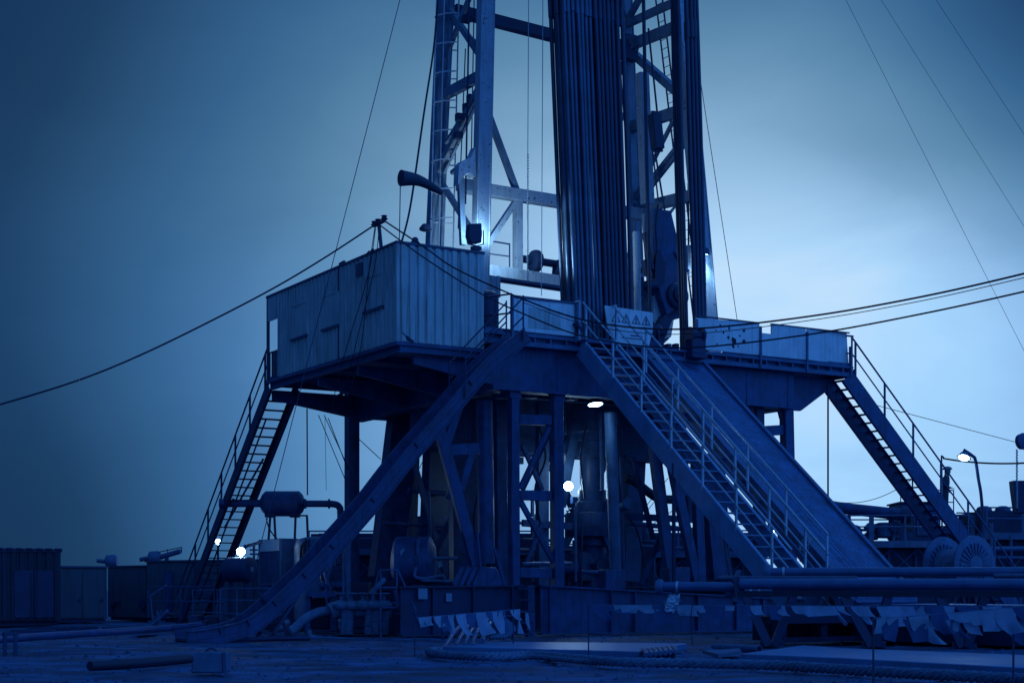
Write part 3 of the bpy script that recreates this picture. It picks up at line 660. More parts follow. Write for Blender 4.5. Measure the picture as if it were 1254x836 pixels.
WHR = mat('scarred_white_paint', (.78,.86,.90), .5, rust=.16, var=.14, streak=.35, scale=1.3)
m = MB(); wall_plate(m, 9.5, 11.83, 8.06, 8.95, 9.0); m.build('plate', WHR, ww, bevel=.008)
m = MB(); wall_plate(m, 11.87, 12.28, 8.06, 8.72, 8.72); m.build('plate', WHITE, ww)
m = MB(); wall_plate(m, 12.28, 13.62, 8.06, 9.0, 9.0); m.build('plate', WHITE, ww, bevel=.008)
m = MB(); m.prism([R(13.66,0,8.06), R(15.42,.1,8.08), R(15.34,.1,9.03), R(13.66,0,9.0)], VH*.05); m.build('plate', WHITE, ww, bevel=.008)
m = MB()
for u in (9.5, 11.85, 13.64, 15.4): m.rb(u-.03, u+.03, -.05, .05, 7.72, 8.9 if u < 15 else 8.6)
build_each(m, 'post', STEEL2, ww)
m = MB(); m.rb(9.48, 11.86, -.02, .07, 8.99, 9.02); m.rb(12.28, 15.36, -.02, .07, 9.0, 9.03); build_each(m, 'top_cap', CABIN2, ww)
hl = MB()
for (x, y, r) in ((886,407,.04),(892,413,.05),(899,417,.10),(911,405,.05),(911,418,.06),(893,402,.04),(877,404,.03),(878,421,.03),(906,411,.03),(904,424,.03),(882,398,.03),(898,424,.05)):
    c = on_v(x, y, -.004); n = 9; hl.prism([c + UH*(r*random.uniform(.7,1.2)*math.cos(2*PI*i/n)) + ZH*(r*random.uniform(.7,1.3)*math.sin(2*PI*i/n)) for i in range(n)], VH*.01)
hl.build('paint_scar', mat('bare_rust', (.035,.04,.06), .85), ww)
m = MB(); m.prism([R(10.2,-.25,8.05), R(10.55,-.25,8.05), R(10.5,-.25,8.9), R(10.25,-.25,8.9)], VH*.02)
# rails around the floor
gr = thing('guard_rail', 'tubular guard rail from the cabin corner to the left wind wall', 'railing', R(3, .6, ZD))
m = MB()
for z in (9.0, 8.5): m.tube(R(2.6, 1.4, z), R(3.3, -.1, z), .025, 8); m.tube(R(3.3,-.1,z), R(3.4, .05, z), .025, 8)
build_each(m, 'rail', DARK, gr)
for u, v in ((2.62,1.35),(2.85,.85),(3.08,.36),(3.3,-.1)): T(R(u,v,ZD-.02), R(u,v,9.0), .025, 8).build('post', DARK, gr)
B(R(3.05,.4,8.05), R(3.3,-.1,8.05), .02, .2, ZH).build('toe_board', STEEL2, gr)
gr = thing('guard_rail', 'thin guard rail crossing the ramp opening at the front of the floor', 'railing', R(8.9, 3.2, ZD))
m = MB()
for z in (9.0, 8.5, 8.15): m.tube(R(7.9, 7.5, z), R(12.4, 7.5, z), .022, 6)
build_each(m, 'rail', DARK, gr)
for u in (8.3, 9.2, 9.55, 9.9, 10.7, 11.6): T(R(u,7.5,ZD-.02), R(u,7.5,9.0), .024, 6).build('post', DARK, gr)
gr = thing('guard_rail', 'thin guard rail on top of the white lower mast beam', 'railing', on_v(608, 324, 5.75))
m = MB(); m.tube(on_v(594, 294, 5.75), on_v(624, 299, 5.75), .025, 6); m.tube(on_v(594, 310, 5.75), on_v(624, 314, 5.75), .02, 6); build_each(m, 'rail', DARK, gr)
T(on_v(624, 298, 5.75), on_v(624, 327, 5.75), .025, 6).build('post', DARK, gr)
gr = thing('guard_rail', 'short guard rail behind the winch shaft beside the drill pipes', 'railing', on_v(690, 333, 6.4))
m = MB(); m.tube(on_v(689, 307, 6.4), on_v(706, 309, 6.4), .025, 6); m.tube(on_v(689, 322, 6.4), on_v(706, 324, 6.4), .02, 6); build_each(m, 'rail', DARK, gr)
T(on_v(689, 307, 6.4), on_v(689, 336, 6.4), .025, 6).build('post', DARK, gr)
# ================================================================== MAST
mast = thing('derrick_mast', 'tall lattice derrick mast of pale worn columns rising above the drill floor', 'derrick', R(8.15, 4.4, ZD))
def MS(mb, name, m=MASTW, **k): return mb.build(name, m, mast, **k)
def ext(p, q, z):     # extend line p->q to height z
    t = (z-p.z)/(q.z-p.z); return p + (q-p)*t
ZT = 27.0
LF0, LF1 = on_v(588, 300, 3.05), on_v(594.5, 0, 3.45)
RF0, RF1 = on_v(867, 385, 3.0), on_v(833, 0, 3.45)
LB0, LB1 = on_u(531, 300, 4.1), on_u(546, 0, 4.5)
RB0, RB1 = on_u(782, 385, 12.1), on_u(766, 0, 11.7)
def legcol(a, b, wu, wv, m, name='leg'):
    o = MB(); p, q = ext(a, b, ZD), ext(a, b, ZT); o.bar(p, q, wu, wv, UH)
    d = (q-p).normalized()
    for s_ in (-1, 1): o.bar(p + UH*(s_*wu*.5) - VH*(wv*.5+.0), q + UH*(s_*wu*.5) - VH*(wv*.5), .05, .05, UH)
    return MS(o, name, m, bevel=.012)
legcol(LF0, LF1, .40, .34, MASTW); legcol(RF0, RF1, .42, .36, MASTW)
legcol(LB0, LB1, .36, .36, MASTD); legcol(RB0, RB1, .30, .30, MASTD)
def onl(a, b, y):      # point on a column at picture height y (of its base line)
    t = (a.z, b.z); 
    lo, hi = -1.0, 3.0
    for _ in range(50):
        k = (lo+hi)/2; p = a + (b-a)*k; py = HY - (p.z-CH)/p.y*FO
        if py > y: lo = k
        else: hi = k
    return a + (b-a)*lo
# left leg: girts and diagonals between front and rear column
for yf, w_ in ((91, .30), (-60, .26), (-215, .26)):
    p = onl(LF0, LF1, yf); q = onl(LB0, LB1, yf+16); q.z = p.z; MS(B(p, q, .2, w_, UH), 'girt', MASTD, bevel=.01)
def diag(a, ya, b, yb, m=MASTD, w_=.16, w2=.16, name='diagonal'): return MS(B(onl(*a, ya), onl(*b, yb), w_, w2, UH), name, m)
L_F, L_B, R_F, R_B = (LF0, LF1), (LB0, LB1), (RF0, RF1), (RB0, RB1)
diag(L_F, 75, L_B, 5); diag(L_F, 98, L_B, 215, w_=.2); diag(L_F, -55, L_B, 100-20, w_=.1); diag(L_F, -60, L_B, -140); diag(L_F, 60, L_B, 20, w_=.08, w2=.08)
# arched knee of the left leg
k0 = onl(LF0, LF1, 182); k1 = onl(LF0, LF1, 232)
arch = [on_v(582,180,3.1), on_v(577,192,3.1), on_v(566,197,3.1), on_v(562,202,3.1), on_v(561,226,3.1), on_v(565,219,3.1), on_v(572,212,3.1), on_v(577,212,3.1), on_v(580,216,3.1), on_v(583,216,3.1)]
MS(MB().prism(arch, VH*.28), 'knee_bracket', MASTW)
MS(B(on_v(563,205,3.3), on_v(567,300,3.3), .16, .14), 'inner_post', MASTD); MS(B(on_v(561,205,3.3), on_v(553,212,3.6), .1, .1), 'inner_post', MASTD)
MS(B(on_v(560,226,5.2), on_v(580,228,5.2), .2, .35, VH), 'girt', MASTD)
# base shoes
for a, b in ((LF0, LF1), (RF0, RF1)):
    p = ext(a, b, ZD); o = MB(); o.box(p, .9, .8, .1); o.box(p+ZH*.1, .56, .5, .5)
    MS(o, 'base_shoe', STEEL2, bevel=.01)
o = MB(); p = ext(*R_F, 8.3)
o.prism([p+UH*.2, p+UH*.62-ZH*.3, p+UH*.62-ZH*.34, p+UH*.2-ZH*.34], VH*.15); MS(o, 'base_shoe', MASTD)
MS(MB().prism([on_v(599,338,3.6), on_v(613,338,3.6), on_v(613,364,3.6), on_v(599,364,3.6)], VH*.3).prism([on_v(601,338,3.58), on_v(603,338,3.58), on_v(603,364,3.58), on_v(601,364,3.58)], -VH*.06).prism([on_v(608,338,3.58), on_v(610,338,3.58), on_v(610,364,3.58), on_v(608,364,3.58)], -VH*.06), 'foot_plate', MASTW)
# rear face: cross beams and K-braces
VB = 5.8
def rear(x0,y0,x1,y1,w_,h_,m=MASTD,name='rear_beam',v=VB): return MS(B(on_v(x0,y0,v), on_v(x1,y1,v), w_, h_, VH), name, m, bevel=.01)
rear(556, 13, 778, 70, .3, .33, DARK); rear(570, 229, 790, 264, .3, .36, MASTW); rear(585, 330, 800, 362, .35, .33, MASTW)
rear(600, 338, 800, 368, .3, .25, DARK, v=6.3)
MS(B(on_v(598,140,VB), on_v(634,238,VB), .16, .19), 'rear_brace', MASTD); MS(B(on_v(594,303,VB), on_v(634,243,VB), .16, .2), 'rear_brace', MASTW)
MS(B(on_v(634,240,VB), on_v(634,332,VB), .22, .26), 'rear_post', MASTW)
MS(B(on_v(762,140,VB), on_v(720,236,VB), .16, .19), 'rear_brace', MASTD); MS(B(on_v(770,-160,VB), on_v(640,-60,VB), .2, .2), 'rear_brace', DARK)
rear(566, -210, 770, -150, .3, .33, DARK)
# right leg: girts, diagonals
def rgirt(x0,y0,x1,y1,h_,m=MASTD): return MS(B(onl(*R_B, y0), onl(*R_F, y1), .2, h_, UH), 'girt', m, bevel=.01)
rgirt(0, 30, 0, 0, .22); rgirt(0, 57, 0, 30, .34); rgirt(0, 156, 0, 132, .36); rgirt(0, 257, 0, 238, .36)
rgirt(0,-120,0,-150,.3)
diag(R_B, 60, R_F, 126, w_=.24, w2=.24); diag(R_F, 158, R_B, 247, w_=.13, w2=.13); diag(R_F, 166, R_B, 256, w_=.10, w2=.10); diag(R_B, 28, R_F, -80, w_=.18)
MS(B(onl(*R_F, 140)+VH*.9, onl(*R_B, 245), .1, .12), 'diagonal', MASTD)
MS(B(on_u(786, 90, 11.0), on_u(793, 250, 11.3), .34, .3), 'guide_column', MASTW)
MS(B(on_u(792, 262, 11.3), on_u(798, 345, 11.4), .26, .22), 'guide_column', MASTW)
MS(MB().prism([onl(*R_B, 58)+UH*x_+ZH*z_ for x_, z_ in ((-.25,-.2),(.25,-.2),(.32,.05),(.2,.35),(-.2,.35),(-.32,.05))], -VH*.25), 'gusset', DARK)
for x0,y0,x1,y1 in ((752,-8,764,22),(752,104,766,72)): MS(B(on_v(x0,y0,VB), on_v(x1,y1,VB), .16, .16), 'rear_brace', DARK)
rear(752, 52, 770, 60, .2, .3, DARK)
MS(MB().prism([on_v(832,248,4.0), on_v(838,240,4.0), on_v(822,262,4.0), on_v(820,262,4.0)], VH*.2), 'gusset', MASTD)
# caged ladder on the left leg
def ladder(p, q, side, wd, pitch, m, name='ladder', r=.02):
    mb = MB(); a, b = p - side*wd/2, p + side*wd/2; c, d = q - side*wd/2, q + side*wd/2
    mb.bar(a, c, .05, .03, side); mb.bar(b, d, .05, .03, side); n = int((q-p).length/pitch)
    for i in range(n): mb.tube(a.lerp(c, (i+.5)/n), b.lerp(d, (i+.5)/n), .012, 5)
    return MS(mb, name, m)
la, lb = on_u(555, 300, 4.35), on_u(562, 0, 4.75)
la, lb = ext(la, lb, ZD+.3), ext(la, lb, ZT)
ladder(la, lb, (VH*.85+UH*.5).normalized(), .42, .3, MASTW)
cg = MB(); sd = (VH*.85+UH*.5).normalized(); out = -sd.cross(ZH); out = out if out.dot(UH) < 0 else -out
zz = ZD+2.4; hoops = []
while zz < ZT:
    c = la.lerp(lb, (zz-la.z)/(lb.z-la.z)); ring = [c + sd*(.36*math.cos(t)) + out*(.02+.68*math.sin(t)) for t in [PI*i/10 for i in range(11)]]
    cg.path(ring, .022, 5); hoops.append(ring); zz += .88
for j in (2, 4, 6, 8):
    for i in range(len(hoops)-1): cg.tube(hoops[i][j], hoops[i+1][j], .017, 5)
MS(cg, 'ladder_cage', WHITE)
# second rear post, hanging lines and clamps that crowd the left leg
MS(B(ext(on_u(524,300,4.0), on_u(538,0,4.4), ZD), ext(on_u(524,300,4.0), on_u(538,0,4.4), ZT), .12, .12), 'rear_rail', MASTW)
MS(B(ext(on_u(541,300,4.15), on_u(552,0,4.5), ZD), ext(on_u(541,300,4.15), on_u(552,0,4.5), ZT), .10, .10), 'rear_rail', MASTD)
for i, (xa, xb, y0, y1, v_, r_) in enumerate(((575,570,-20,250,3.9,.03), (581,577,-20,205,4.2,.02), (570,561,60,280,4.6,.02))):
    MS(T(on_v(xa,y0,v_), on_v(xb,y1,v_), r_, 6), 'tie_rod', DARK)
for yk, xk in ((28,571),(125,577),(136,572),(148,563),(170,561)): MS(MB().box(on_v(xk,yk,4.2), .22,.2,.2), 'clamp', DARK)
MS(MB().lathe(on_v(521,283,4.5), ZH, [(0,.08),(.03,.13),(.08,.13),(.2,.06)], 12), 'sheave', DARK)
diag(L_F, 100, L_B, 190, w_=.08, w2=.08); diag(L_F, 108, L_B, 232, w_=.08, w2=.08); diag(L_B, 215, L_F, 300, w_=.12)
ra, rb_ = on_u(838, 260, 12.2), on_u(806, -10, 11.95)
ladder(ext(ra, rb_, ZD), ext(ra, rb_, ZT), VH, .34, .3, DARK)
ladder(on_v(846.5, 340, 3.5), on_v(846.0, 225, 3.6), UH, .20, .3, DARK, name='ladder')
# travelling line bundles alongside the mast
for (x0,y0,x1,y1,v,r,lab) in ((788,0,797,440,2.4,.055,'thick dark standpipe hose hanging inside the right mast leg'),
                              (753,-5,771,235,3.0,.022,'thin hanging line between the drill pipes and the right mast leg'),
                              (794,35,805,140,3.2,.03,'steel rod from the girt to the hanging counterweight'),
                              (802,185,814,258,3.2,.03,'steel rod below the hanging counterweight on its right'),
                              (799,183,806,245,3.25,.025,'steel rod below the hanging counterweight on its left'),
                              (826,-5,826.5,0,3.0,.02,'short')):
    if lab == 'short': continue
    p, q = on_v(x0,y0,v), on_v(x1,y1,v)
    if y0 <= 0: p = ext(q, p, 26)
    solo(T(p, q, r, 8), 'hanging_rod' if 'rod' in lab else 'hanging_line', DARK, lab, 'rod' if 'rod' in lab else 'line')
cw = thing('counterweight', 'dark box counterweight hanging inside the right mast leg', 'counterweight', on_v(803, 160, 3.2))
m = MB(); m.bar(on_v(801,140,3.2), on_v(805.5,183,3.2), .34, .3, UH); m.build('block', DARK, cw, bevel=.02)
m = MB(); m.bar(on_v(798,138,3.2), on_v(807,139,3.2), .08, .1, VH); m.bar(on_v(799,184,3.2), on_v(811,184,3.2), .08, .1, VH); build_each(m, 'clamp', DARK, cw)
# hanging chain and thin lines in the mast
for (x, y0, y1, v, r, lab) in ((645.5, -40, 345, 3.4, .012, 'pale hanging line with knotted lower length inside the mast'), (663, -40, 362, 3.4, .012, 'pale thin straight line hanging inside the mast beside the drill pipes')):
    q = on_v(x, y1, v); p = ext(q, on_v(x+2, y0, v), 26)
    m = MB(); m.path([p, q], r, 5)
    if x < 650:
        n = 46
        for i in range(n): c = on_v(x+1.0, 190+i*3.4, v); m.ball(c, .024, n=6, m=4)
    solo(m, 'hanging_line', GALV, lab, 'line')
m = MB()
for i in range(50): m.ball(on_v(752+i*.12+ (i%2)*.5, 62+i*2.2, 1.7), .03, n=5, m=4)
solo(m, 'hanging_chain', DARK, 'dark chain hanging along the right side of the drill pipes', 'chain')

# ================================================================== DRILL PIPES
G = 'stands of drill pipe racked on the floor'
def drill_pipe(u, v, lean_v, lean_u, r, m, lab):
    root = thing('drill_pipe', lab, 'drill pipe', R(u, v, ZD), G)
    q = R(u+lean_u*1.9, v+lean_v*1.9, 27)
    p = R(u, v, ZD+.02)
    r = r*random.uniform(.95,1.06); bow = Vector((random.uniform(-.035,.035), random.uniform(-.03,.03), 0))
    MB().path([p.lerp(q, k/14) + bow*math.sin(PI*min(1, k/9)) for k in range(15)], r, 12).build('tube', m, root)
    j = MB()
    for z in (8.0, 17.3+random.uniform(-.06,.06)):
        a = p + (q-p)*((z-p.z)/(q.z-p.z)); b = p + (q-p)*((z+.55-p.z)/(q.z-p.z)); j.tube(a, b, r*1.2, 12)
    build_each(j, 'tool_joint', m, root)
    return root
for i in range(14):
    for j in range(3):
        u = 5.72 + i*.142 + random.uniform(-.018,.018); v = .42 + j*.33 + random.uniform(-.02,.02)
        m_ = random.choice((PIPE, PIPE, PIPEM)) if i < 7 else random.choice((PIPED, PIPED, PIPEM))  # lit left and shaded right halves are put into the pipe colours
        lab = ('drill pipe coloured pale as lit in the left half of the pipe stand' if i < 6 else 'drill pipe coloured dark as shaded in the right half of the pipe stand')
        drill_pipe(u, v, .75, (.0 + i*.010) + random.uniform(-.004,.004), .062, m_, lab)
for i, (du, dv) in enumerate(((0,0),(.03,.14),(.06,.3),(.34,0),(.48,.02),(.62,.05),(.52,.28),(.66,.3),(.76,.12))):
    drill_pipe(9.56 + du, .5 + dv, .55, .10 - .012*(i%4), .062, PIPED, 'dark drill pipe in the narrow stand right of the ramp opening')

# ================================================================== MACHINES ON THE FLOOR
arm = thing('pipe_handling_arm', 'hulking dark pipe handling machine with hub and arms in the ramp opening', 'machine', on_v(815, 440, 2.6))
VA = 2.6
m = MB(); m.prism([on_v(801,255,VA), on_v(822,258,VA), on_v(832,300,VA), on_v(838,345,VA), on_v(836,384,VA), on_v(818,390,VA), on_v(806,350,VA), on_v(800,300,VA)], VH*.5); m.build('column_plate', STEEL, arm, bevel=.02)
m = MB(); m.prism([on_v(826,308,VA-.05), on_v(838,315,VA-.05), on_v(838,319,VA-.05), on_v(832,320,VA-.05)], VH*.3); m.build('lug', STEEL, arm)
c = on_v(829.5, 362, VA-.02); m = MB(); m.lathe(c+VH*.05, -VH, [(0,.30),(.1,.30),(.14,.26),(.14,.18),(.2,.17),(.24,.10)], 22); m.build('hub', DARK, arm)
c = on_v(808, 318, VA-.02); m = MB(); m.prism([on_v(803,312,VA-.08), on_v(808,306,VA-.08), on_v(815,322,VA-.08), on_v(814,348,VA-.08), on_v(806,352,VA-.08), on_v(802,340,VA-.08)], VH*.2); m.build('cheek_plate', DARK, arm)
m = MB(); m.prism([on_v(838,388,VA), on_v(824,392,VA), on_v(812,420,VA), on_v(804,437,VA), on_v(797,437,VA), on_v(803,405,VA), on_v(814,386,VA), on_v(828,376,VA)], VH*.35); m.build('lower_arm', DARK, arm, bevel=.02)
m = MB(); m.prism([on_v(802,358,VA+.3), on_v(818,352,VA+.3), on_v(816,380,VA+.3), on_v(806,408,VA+.3), on_v(799,430,VA+.3), on_v(797,425,VA+.3)], VH*.2); m.build('guard_plate', WHITE, arm)
for pts in ([(783,345),(796,343),(797,384),(785,386)],[(800,332),(806,330),(808,352),(801,354)],[(817,392),(826,386),(822,412),(814,420)],[(842,300),(846,300),(846,330),(843,330)]): MB().prism([on_v(x,y,3.4) for x,y in pts], VH*.1).build('added_pale_plate', MASTD, arm)  # pale plates added as highlights on the dark machine
m = MB()
for (a,b,r) in (((790,285),(797,330),.10),((786,352),(802,349),.13),((784,340),(786,362),.1),((790,318),(794,338),.12)): m.tube(on_v(*a,VA), on_v(*b,VA), r, 12)
build_each(m, 'hydraulic_cylinder', DARK, arm)
m = MB()
for pts in ([(806,250),(803,275),(804,300),(803,320)],[(800,395),(806,410),(813,416),(818,414)]): m.path(smoothpts([on_v(*p_, VA-.2) for p_ in pts]), .025, 6)
build_each(m, 'hose', BLACK, arm)
m = MB(); m.tube(on_v(779,284,2.2), on_v(781,382,2.2), .11, 16); m.tube(on_v(781,382,2.2), on_v(782,440,2.2), .13, 16); m.build('white_post', MASTW, arm)
sw = thing('wellhead_stack', 'stack of flanged valves standing behind the drill pipes', 'valve stack', on_v(773, 440, 3.2))
m = MB(); b_ = on_v(773, 372, 3.2); m.lathe(b_, ZH, [(0,.15),(.15,.15),(.15,.24),(.25,.24),(.25,.16),(.55,.17),(.55,.26),(.64,.26),(.64,.17),(.95,.17),(.95,.24),(1.05,.24),(1.05,.12),(1.4,.12),(1.4,.2),(1.5,.2),(1.5,.08),(2.0,.08)], 16); m.build('valve_body', MASTD, sw)
T(on_v(774, 440, 3.2), b_, .14, 12).build('pipe', DARK, sw)
tt = thing('floor_winch', 'small dark winch drum with guard at the right of the ramp head', 'winch', R(9.35, -.15, ZD))
m = MB(); m.box(R(9.4, -.12, 7.75), .55, .4, .12); m.box(R(9.4, -.12, 7.87), .5, .3, .45); m.build('housing', DARK, tt, bevel=.02)
m = MB(); m.lathe(R(9.15,-.12,8.42), UH, [(0,.17),(.05,.17),(.05,.1),(.4,.1),(.4,.17),(.46,.17)], 16); m.build('drum', DARK, tt)
tt = thing('floor_bollard_winch', 'low drum machine on the floor at the left of the ramp head', 'winch', R(7.6, .6, ZD))
m = MB(); m.box(R(8.0, .3, ZD), .6, .5, .25); m.lathe(R(7.75,.3,8.35), UH, [(0,.2),(.06,.2),(.06,.12),(.45,.12),(.45,.2),(.5,.2)], 16); m.build('drum', DARK, tt)
m = MB(); m.box(R(8.55, .6, ZD), .3, .3, .5); m.lathe(R(8.55,.6,8.45), ZH, [(0,.2),(.12,.22),(.2,.12),(.3,.08)], 14); m.build('pedestal', DARK, tt)
fc = thing('floor_clutter', 'row of dark slips and tongs lying at the ramp opening', 'tool', R(9, .1, ZD))
m = MB()
for i in range(7): m.box(R(8.15+i*.2, .15+.1*math.sin(i*2), ZD), .13, .2, .12+.12*((i*5)%3)/2)
build_each(m, 'slip', DARK, fc, bevel=.01)
m = MB(); m.path(smoothpts([R(8.9,3.4,10.3), R(9.1,3,9.1), R(9.3,2.6,8.6), R(9.2,2.4,8.0)]), .03, 6); m.build('tail_hose', BLACK, fc)
# winch shaft on the lower mast beam
wn = thing('winch_shaft', 'dark shaft with a round flange on top of the lower mast beam', 'winch', on_v(665, 335, 5.8))
T(on_v(640,317,5.9), on_v(692,325,5.9), .12, 14).build('shaft', DARK, wn)
c = on_v(655, 320, 5.85); MB().lathe(c-UH*.12, UH, [(0,.18),(.03,.25),(.1,.27),(.2,.27),(.26,.24),(.28,.1)], 24).build('flange', DARK, wn)
m = MB(); m.prism([on_v(683,334,5.7), on_v(693,336,5.7), on_v(692,324,5.7), on_v(690,318,5.7), on_v(686,317,5.7), on_v(684,322,5.7)], VH*.35); m.build('bearing_stand', DARK, wn)
# dark drum beside the cabin
dr = thing('air_receiver', 'dark upright drum between the cabin and the left mast foot', 'drum', R(2.9, 1.9, ZD))
m = MB(); b_ = on_v(597, 400, 1.7); b_.z = ZD; m.lathe(b_, ZH, [(0,.18),(.05,.22),(1.35,.22),(1.42,.16),(1.46,.05)], 18); m.build('shell', DARK, dr)
cbx = thing('tool_locker', 'narrow dark locker behind the guard rail at the cabin corner', 'locker', R(3.2, 2.0, ZD))
m = MB(); m.box(R(3.3, 2.0, ZD), .5, .4, 1.0); m.build('case', STEEL, cbx, bevel=.01); m = MB(); m.box(R(3.3, 1.78, ZD+.06), .44, .03, .88); m.build('door', CABIN2, cbx)

# ================================================================== LAMPS OF THE RIG
def flood(label, c, direction, size=.3, energy=60, spot=120, lit=True, m=DARK, glow=LAMP, name='floodlight', group=None, mount=None):
    d = Vector(direction).normalized(); root = thing(name, label, 'floodlight', c, group); c = Vector(c)
    MB().lathe(c - d*size*.55, d, [(0,size*.22),(size*.15,size*.32),(size*.5,size*.5),(size*.55,size*.54),(size*.6,size*.54)], 18).build('housing', m, root)
    MB().lathe(c + d*size*.051, d, [(0,size*.49),(size*.04,size*.44),(size*.08,size*.2)], 18).build('lens', glow if lit else GLASSD, root)
    if mount is not None: B(c - d*size*.4, Vector(mount), .05, .05).build('bracket', m, root)
    if lit: point(c + d*(size*.3), energy, spot=spot, to=c + d*5, r=size*.4)
    return root
# box flood at the foot of the left mast leg: seen from behind, lighting the column
bx = thing('floodlight', 'boxy floodlight turned away at the foot of the left mast leg', 'floodlight', on_v(583, 298, 2.2))
m = MB(); m.prism([on_v(575,274,2.2), on_v(590,273,2.2), on_v(591,286,2.2), on_v(590,297,2.2), on_v(577,298,2.2), on_v(574,288,2.2)], VH*.22); m.build('housing', DARK, bx, bevel=.02)
m = MB(); m.prism([on_v(576.5,276,2.44), on_v(588.5,275,2.44), on_v(588.5,295,2.44), on_v(578,296,2.44)], VH*.02); m.build('lens', LAMP, bx)
m = MB(); m.path([on_v(574,290,2.25), on_v(574,299,2.25), on_v(583,301,2.25), on_v(592,299,2.25), on_v(592,282,2.25)], .02, 6); m.box(on_v(583,302,2.25)-ZH*.1, .25,.2,.1); m.build('yoke', DARK, bx)
point(on_v(584, 289, 2.6), 75, r=.15, spot=150, to=on_v(584, 262, 3.6)); point(on_v(596, 292, 1.5), 420, r=.12, spot=64, to=on_v(716, 285, .6)); point(on_v(612, 300, 4.6), 120, r=.15)  # middle spot is added without a lamp body to brighten the drill pipes
flood('bright floodlight clamped on the right mast leg above the wind wall', on_v(863, 309, 2.55), -ZH*1 + VH*.55 , .26, 140, 110, glow=LAMPS, mount=on_v(864, 304, 2.85))
flood('round floodlight hung under the front beam of the drill floor', on_v(729, 494.5, .9), -ZH*1 - VH*.2, .30, 16, 150, glow=LAMPS, mount=on_v(729, 482, .9))
flood('bright starry floodlight deep in the cellar beside the blowout preventer', on_v(696, 595, 3.1), Vector((-.1,-1,-.2)), .20, 110, 150, glow=LAMPS, mount=on_v(690, 588, 3.4))
point(on_v(698, 575, 2.95), 9, r=.1); point(on_v(690, 600, 4.4), 30, r=.12)
flood('small lamp hung behind the braced frame in the cellar', on_v(664, 550, 4.4), Vector((-.1,-1,-.5)), .2, 8, 140, glow=LAMP, mount=on_v(664, 543, 4.4))
flood('small lit lamp behind the front stairs near the ramp', on_v(945, 649, 6.0), Vector((-.2,-1,-.1)), .14, 2, 140, glow=LAMP, mount=on_v(946, 646, 6.3))

# ================================================================== BLOWOUT PREVENTER
bop = thing('blowout_preventer', 'tall blowout preventer with a fat bolted cylinder under the drill floor', 'well equipment', on_v(725, 716, 3.5))
b_ = on_v(725, 716, 3.5); b_.z = .05
def zy(y): return on_v(725, y, 3.5).z
m = MB(); m.lathe(b_, ZH, [(zy(a)-.05, r) for a, r in ((657,.57),(656,.58),(629,.58),(628,.57),(627.5,.37),(615,.35),(613,.28))], 30); m.build('annular_body', STEELB, bop)
m = MB(); m.lathe(b_, ZH, [(0,.4),(.1,.4),(.1,.28),(zy(690)-.05,.28),(zy(690)-.05,.36),(zy(684)-.05,.36),(zy(684)-.05,.3),(zy(668)-.05,.3),(zy(668)-.05,.42),(zy(661)-.05,.42),(zy(661)-.05,.34),(zy(656)-.05,.34)], 24); m.build('spool', STEELB, bop)
m = MB(); m.lathe(b_, ZH, [(zy(618)-.05,.30),(zy(600)-.05,.30),(zy(600)-.05,.26),(zy(560)-.05,.26),(zy(560)-.05,.33),(zy(540)-.05,.33),(zy(540)-.05,.42),(zy(532)-.05,.42),(zy(530)-.05,.55),(zy(505)-.05,.55)], 24); m.build('bell_nipple', STEELB, bop)
m = MB()
for i in range(20):
    t = 2*PI*i/20; c = b_ + UH*(.5*math.cos(t)) + VH*(.5*math.sin(t)); c.z = zy(626); m.tube(c, c+ZH*.09, .035, 6)
m.build('bolt_ring', STEEL, bop)
m = MB(); m.box(Vector((b_.x,b_.y,zy(712))), 1.3, .7, zy(676)-zy(712)); m.build('ram_body', STEELB, bop, bevel=.04)
for s_ in (-1, 1): MB().lathe(Vector((b_.x,b_.y,zy(695)))+UH*(.65*s_), UH*s_, [(0,.22),(.1,.22),(.1,.16),(.45,.16),(.5,.1)], 16).build('ram_bonnet', STEELB, bop)
MB().lathe(Vector((b_.x,b_.y,zy(694)))-VH*.36, -VH, [(0,.2),(.08,.2),(.08,.13),(.2,.13),(.2,.2),(.26,.2)], 16).build('side_outlet', DARK, bop)
m = MB(); m.prism([on_v(738,692,2.9), on_v(745,692,2.9), on_v(744,697,2.9), on_v(739,697,2.9)], VH*.02); m.build('name_plate', PLASW, bop)
m = MB()
for x0,y0,x1,y1 in ((696,628,683,636),(713,645,712,718),(700,622,694,626)): m.tube(on_v(x0,y0,2.9), on_v(x1,y1,2.9), .035, 6)
build_each(m, 'control_line', DARK, bop)
fl = smoothpts([on_v(765,585,4.0), on_v(778,590,4.0), on_v(795,603,4.0), on_v(808,610,4.2), on_v(830,611,4.4), on_v(850,606,4.6)], 8)
solo(MB().path(fl, .14, 12), 'flow_hose', BLACK, 'thick dark hose sagging from the cellar behind the right columns', 'hose')
solo(MB().path(smoothpts([on_v(765,632,4.2), on_v(775,640,4.2), on_v(783,658,4.3), on_v(793,712,4.4)],6), .03, 6), 'hose', BLACK, 'thin dark hose looping down behind the right columns', 'hose')
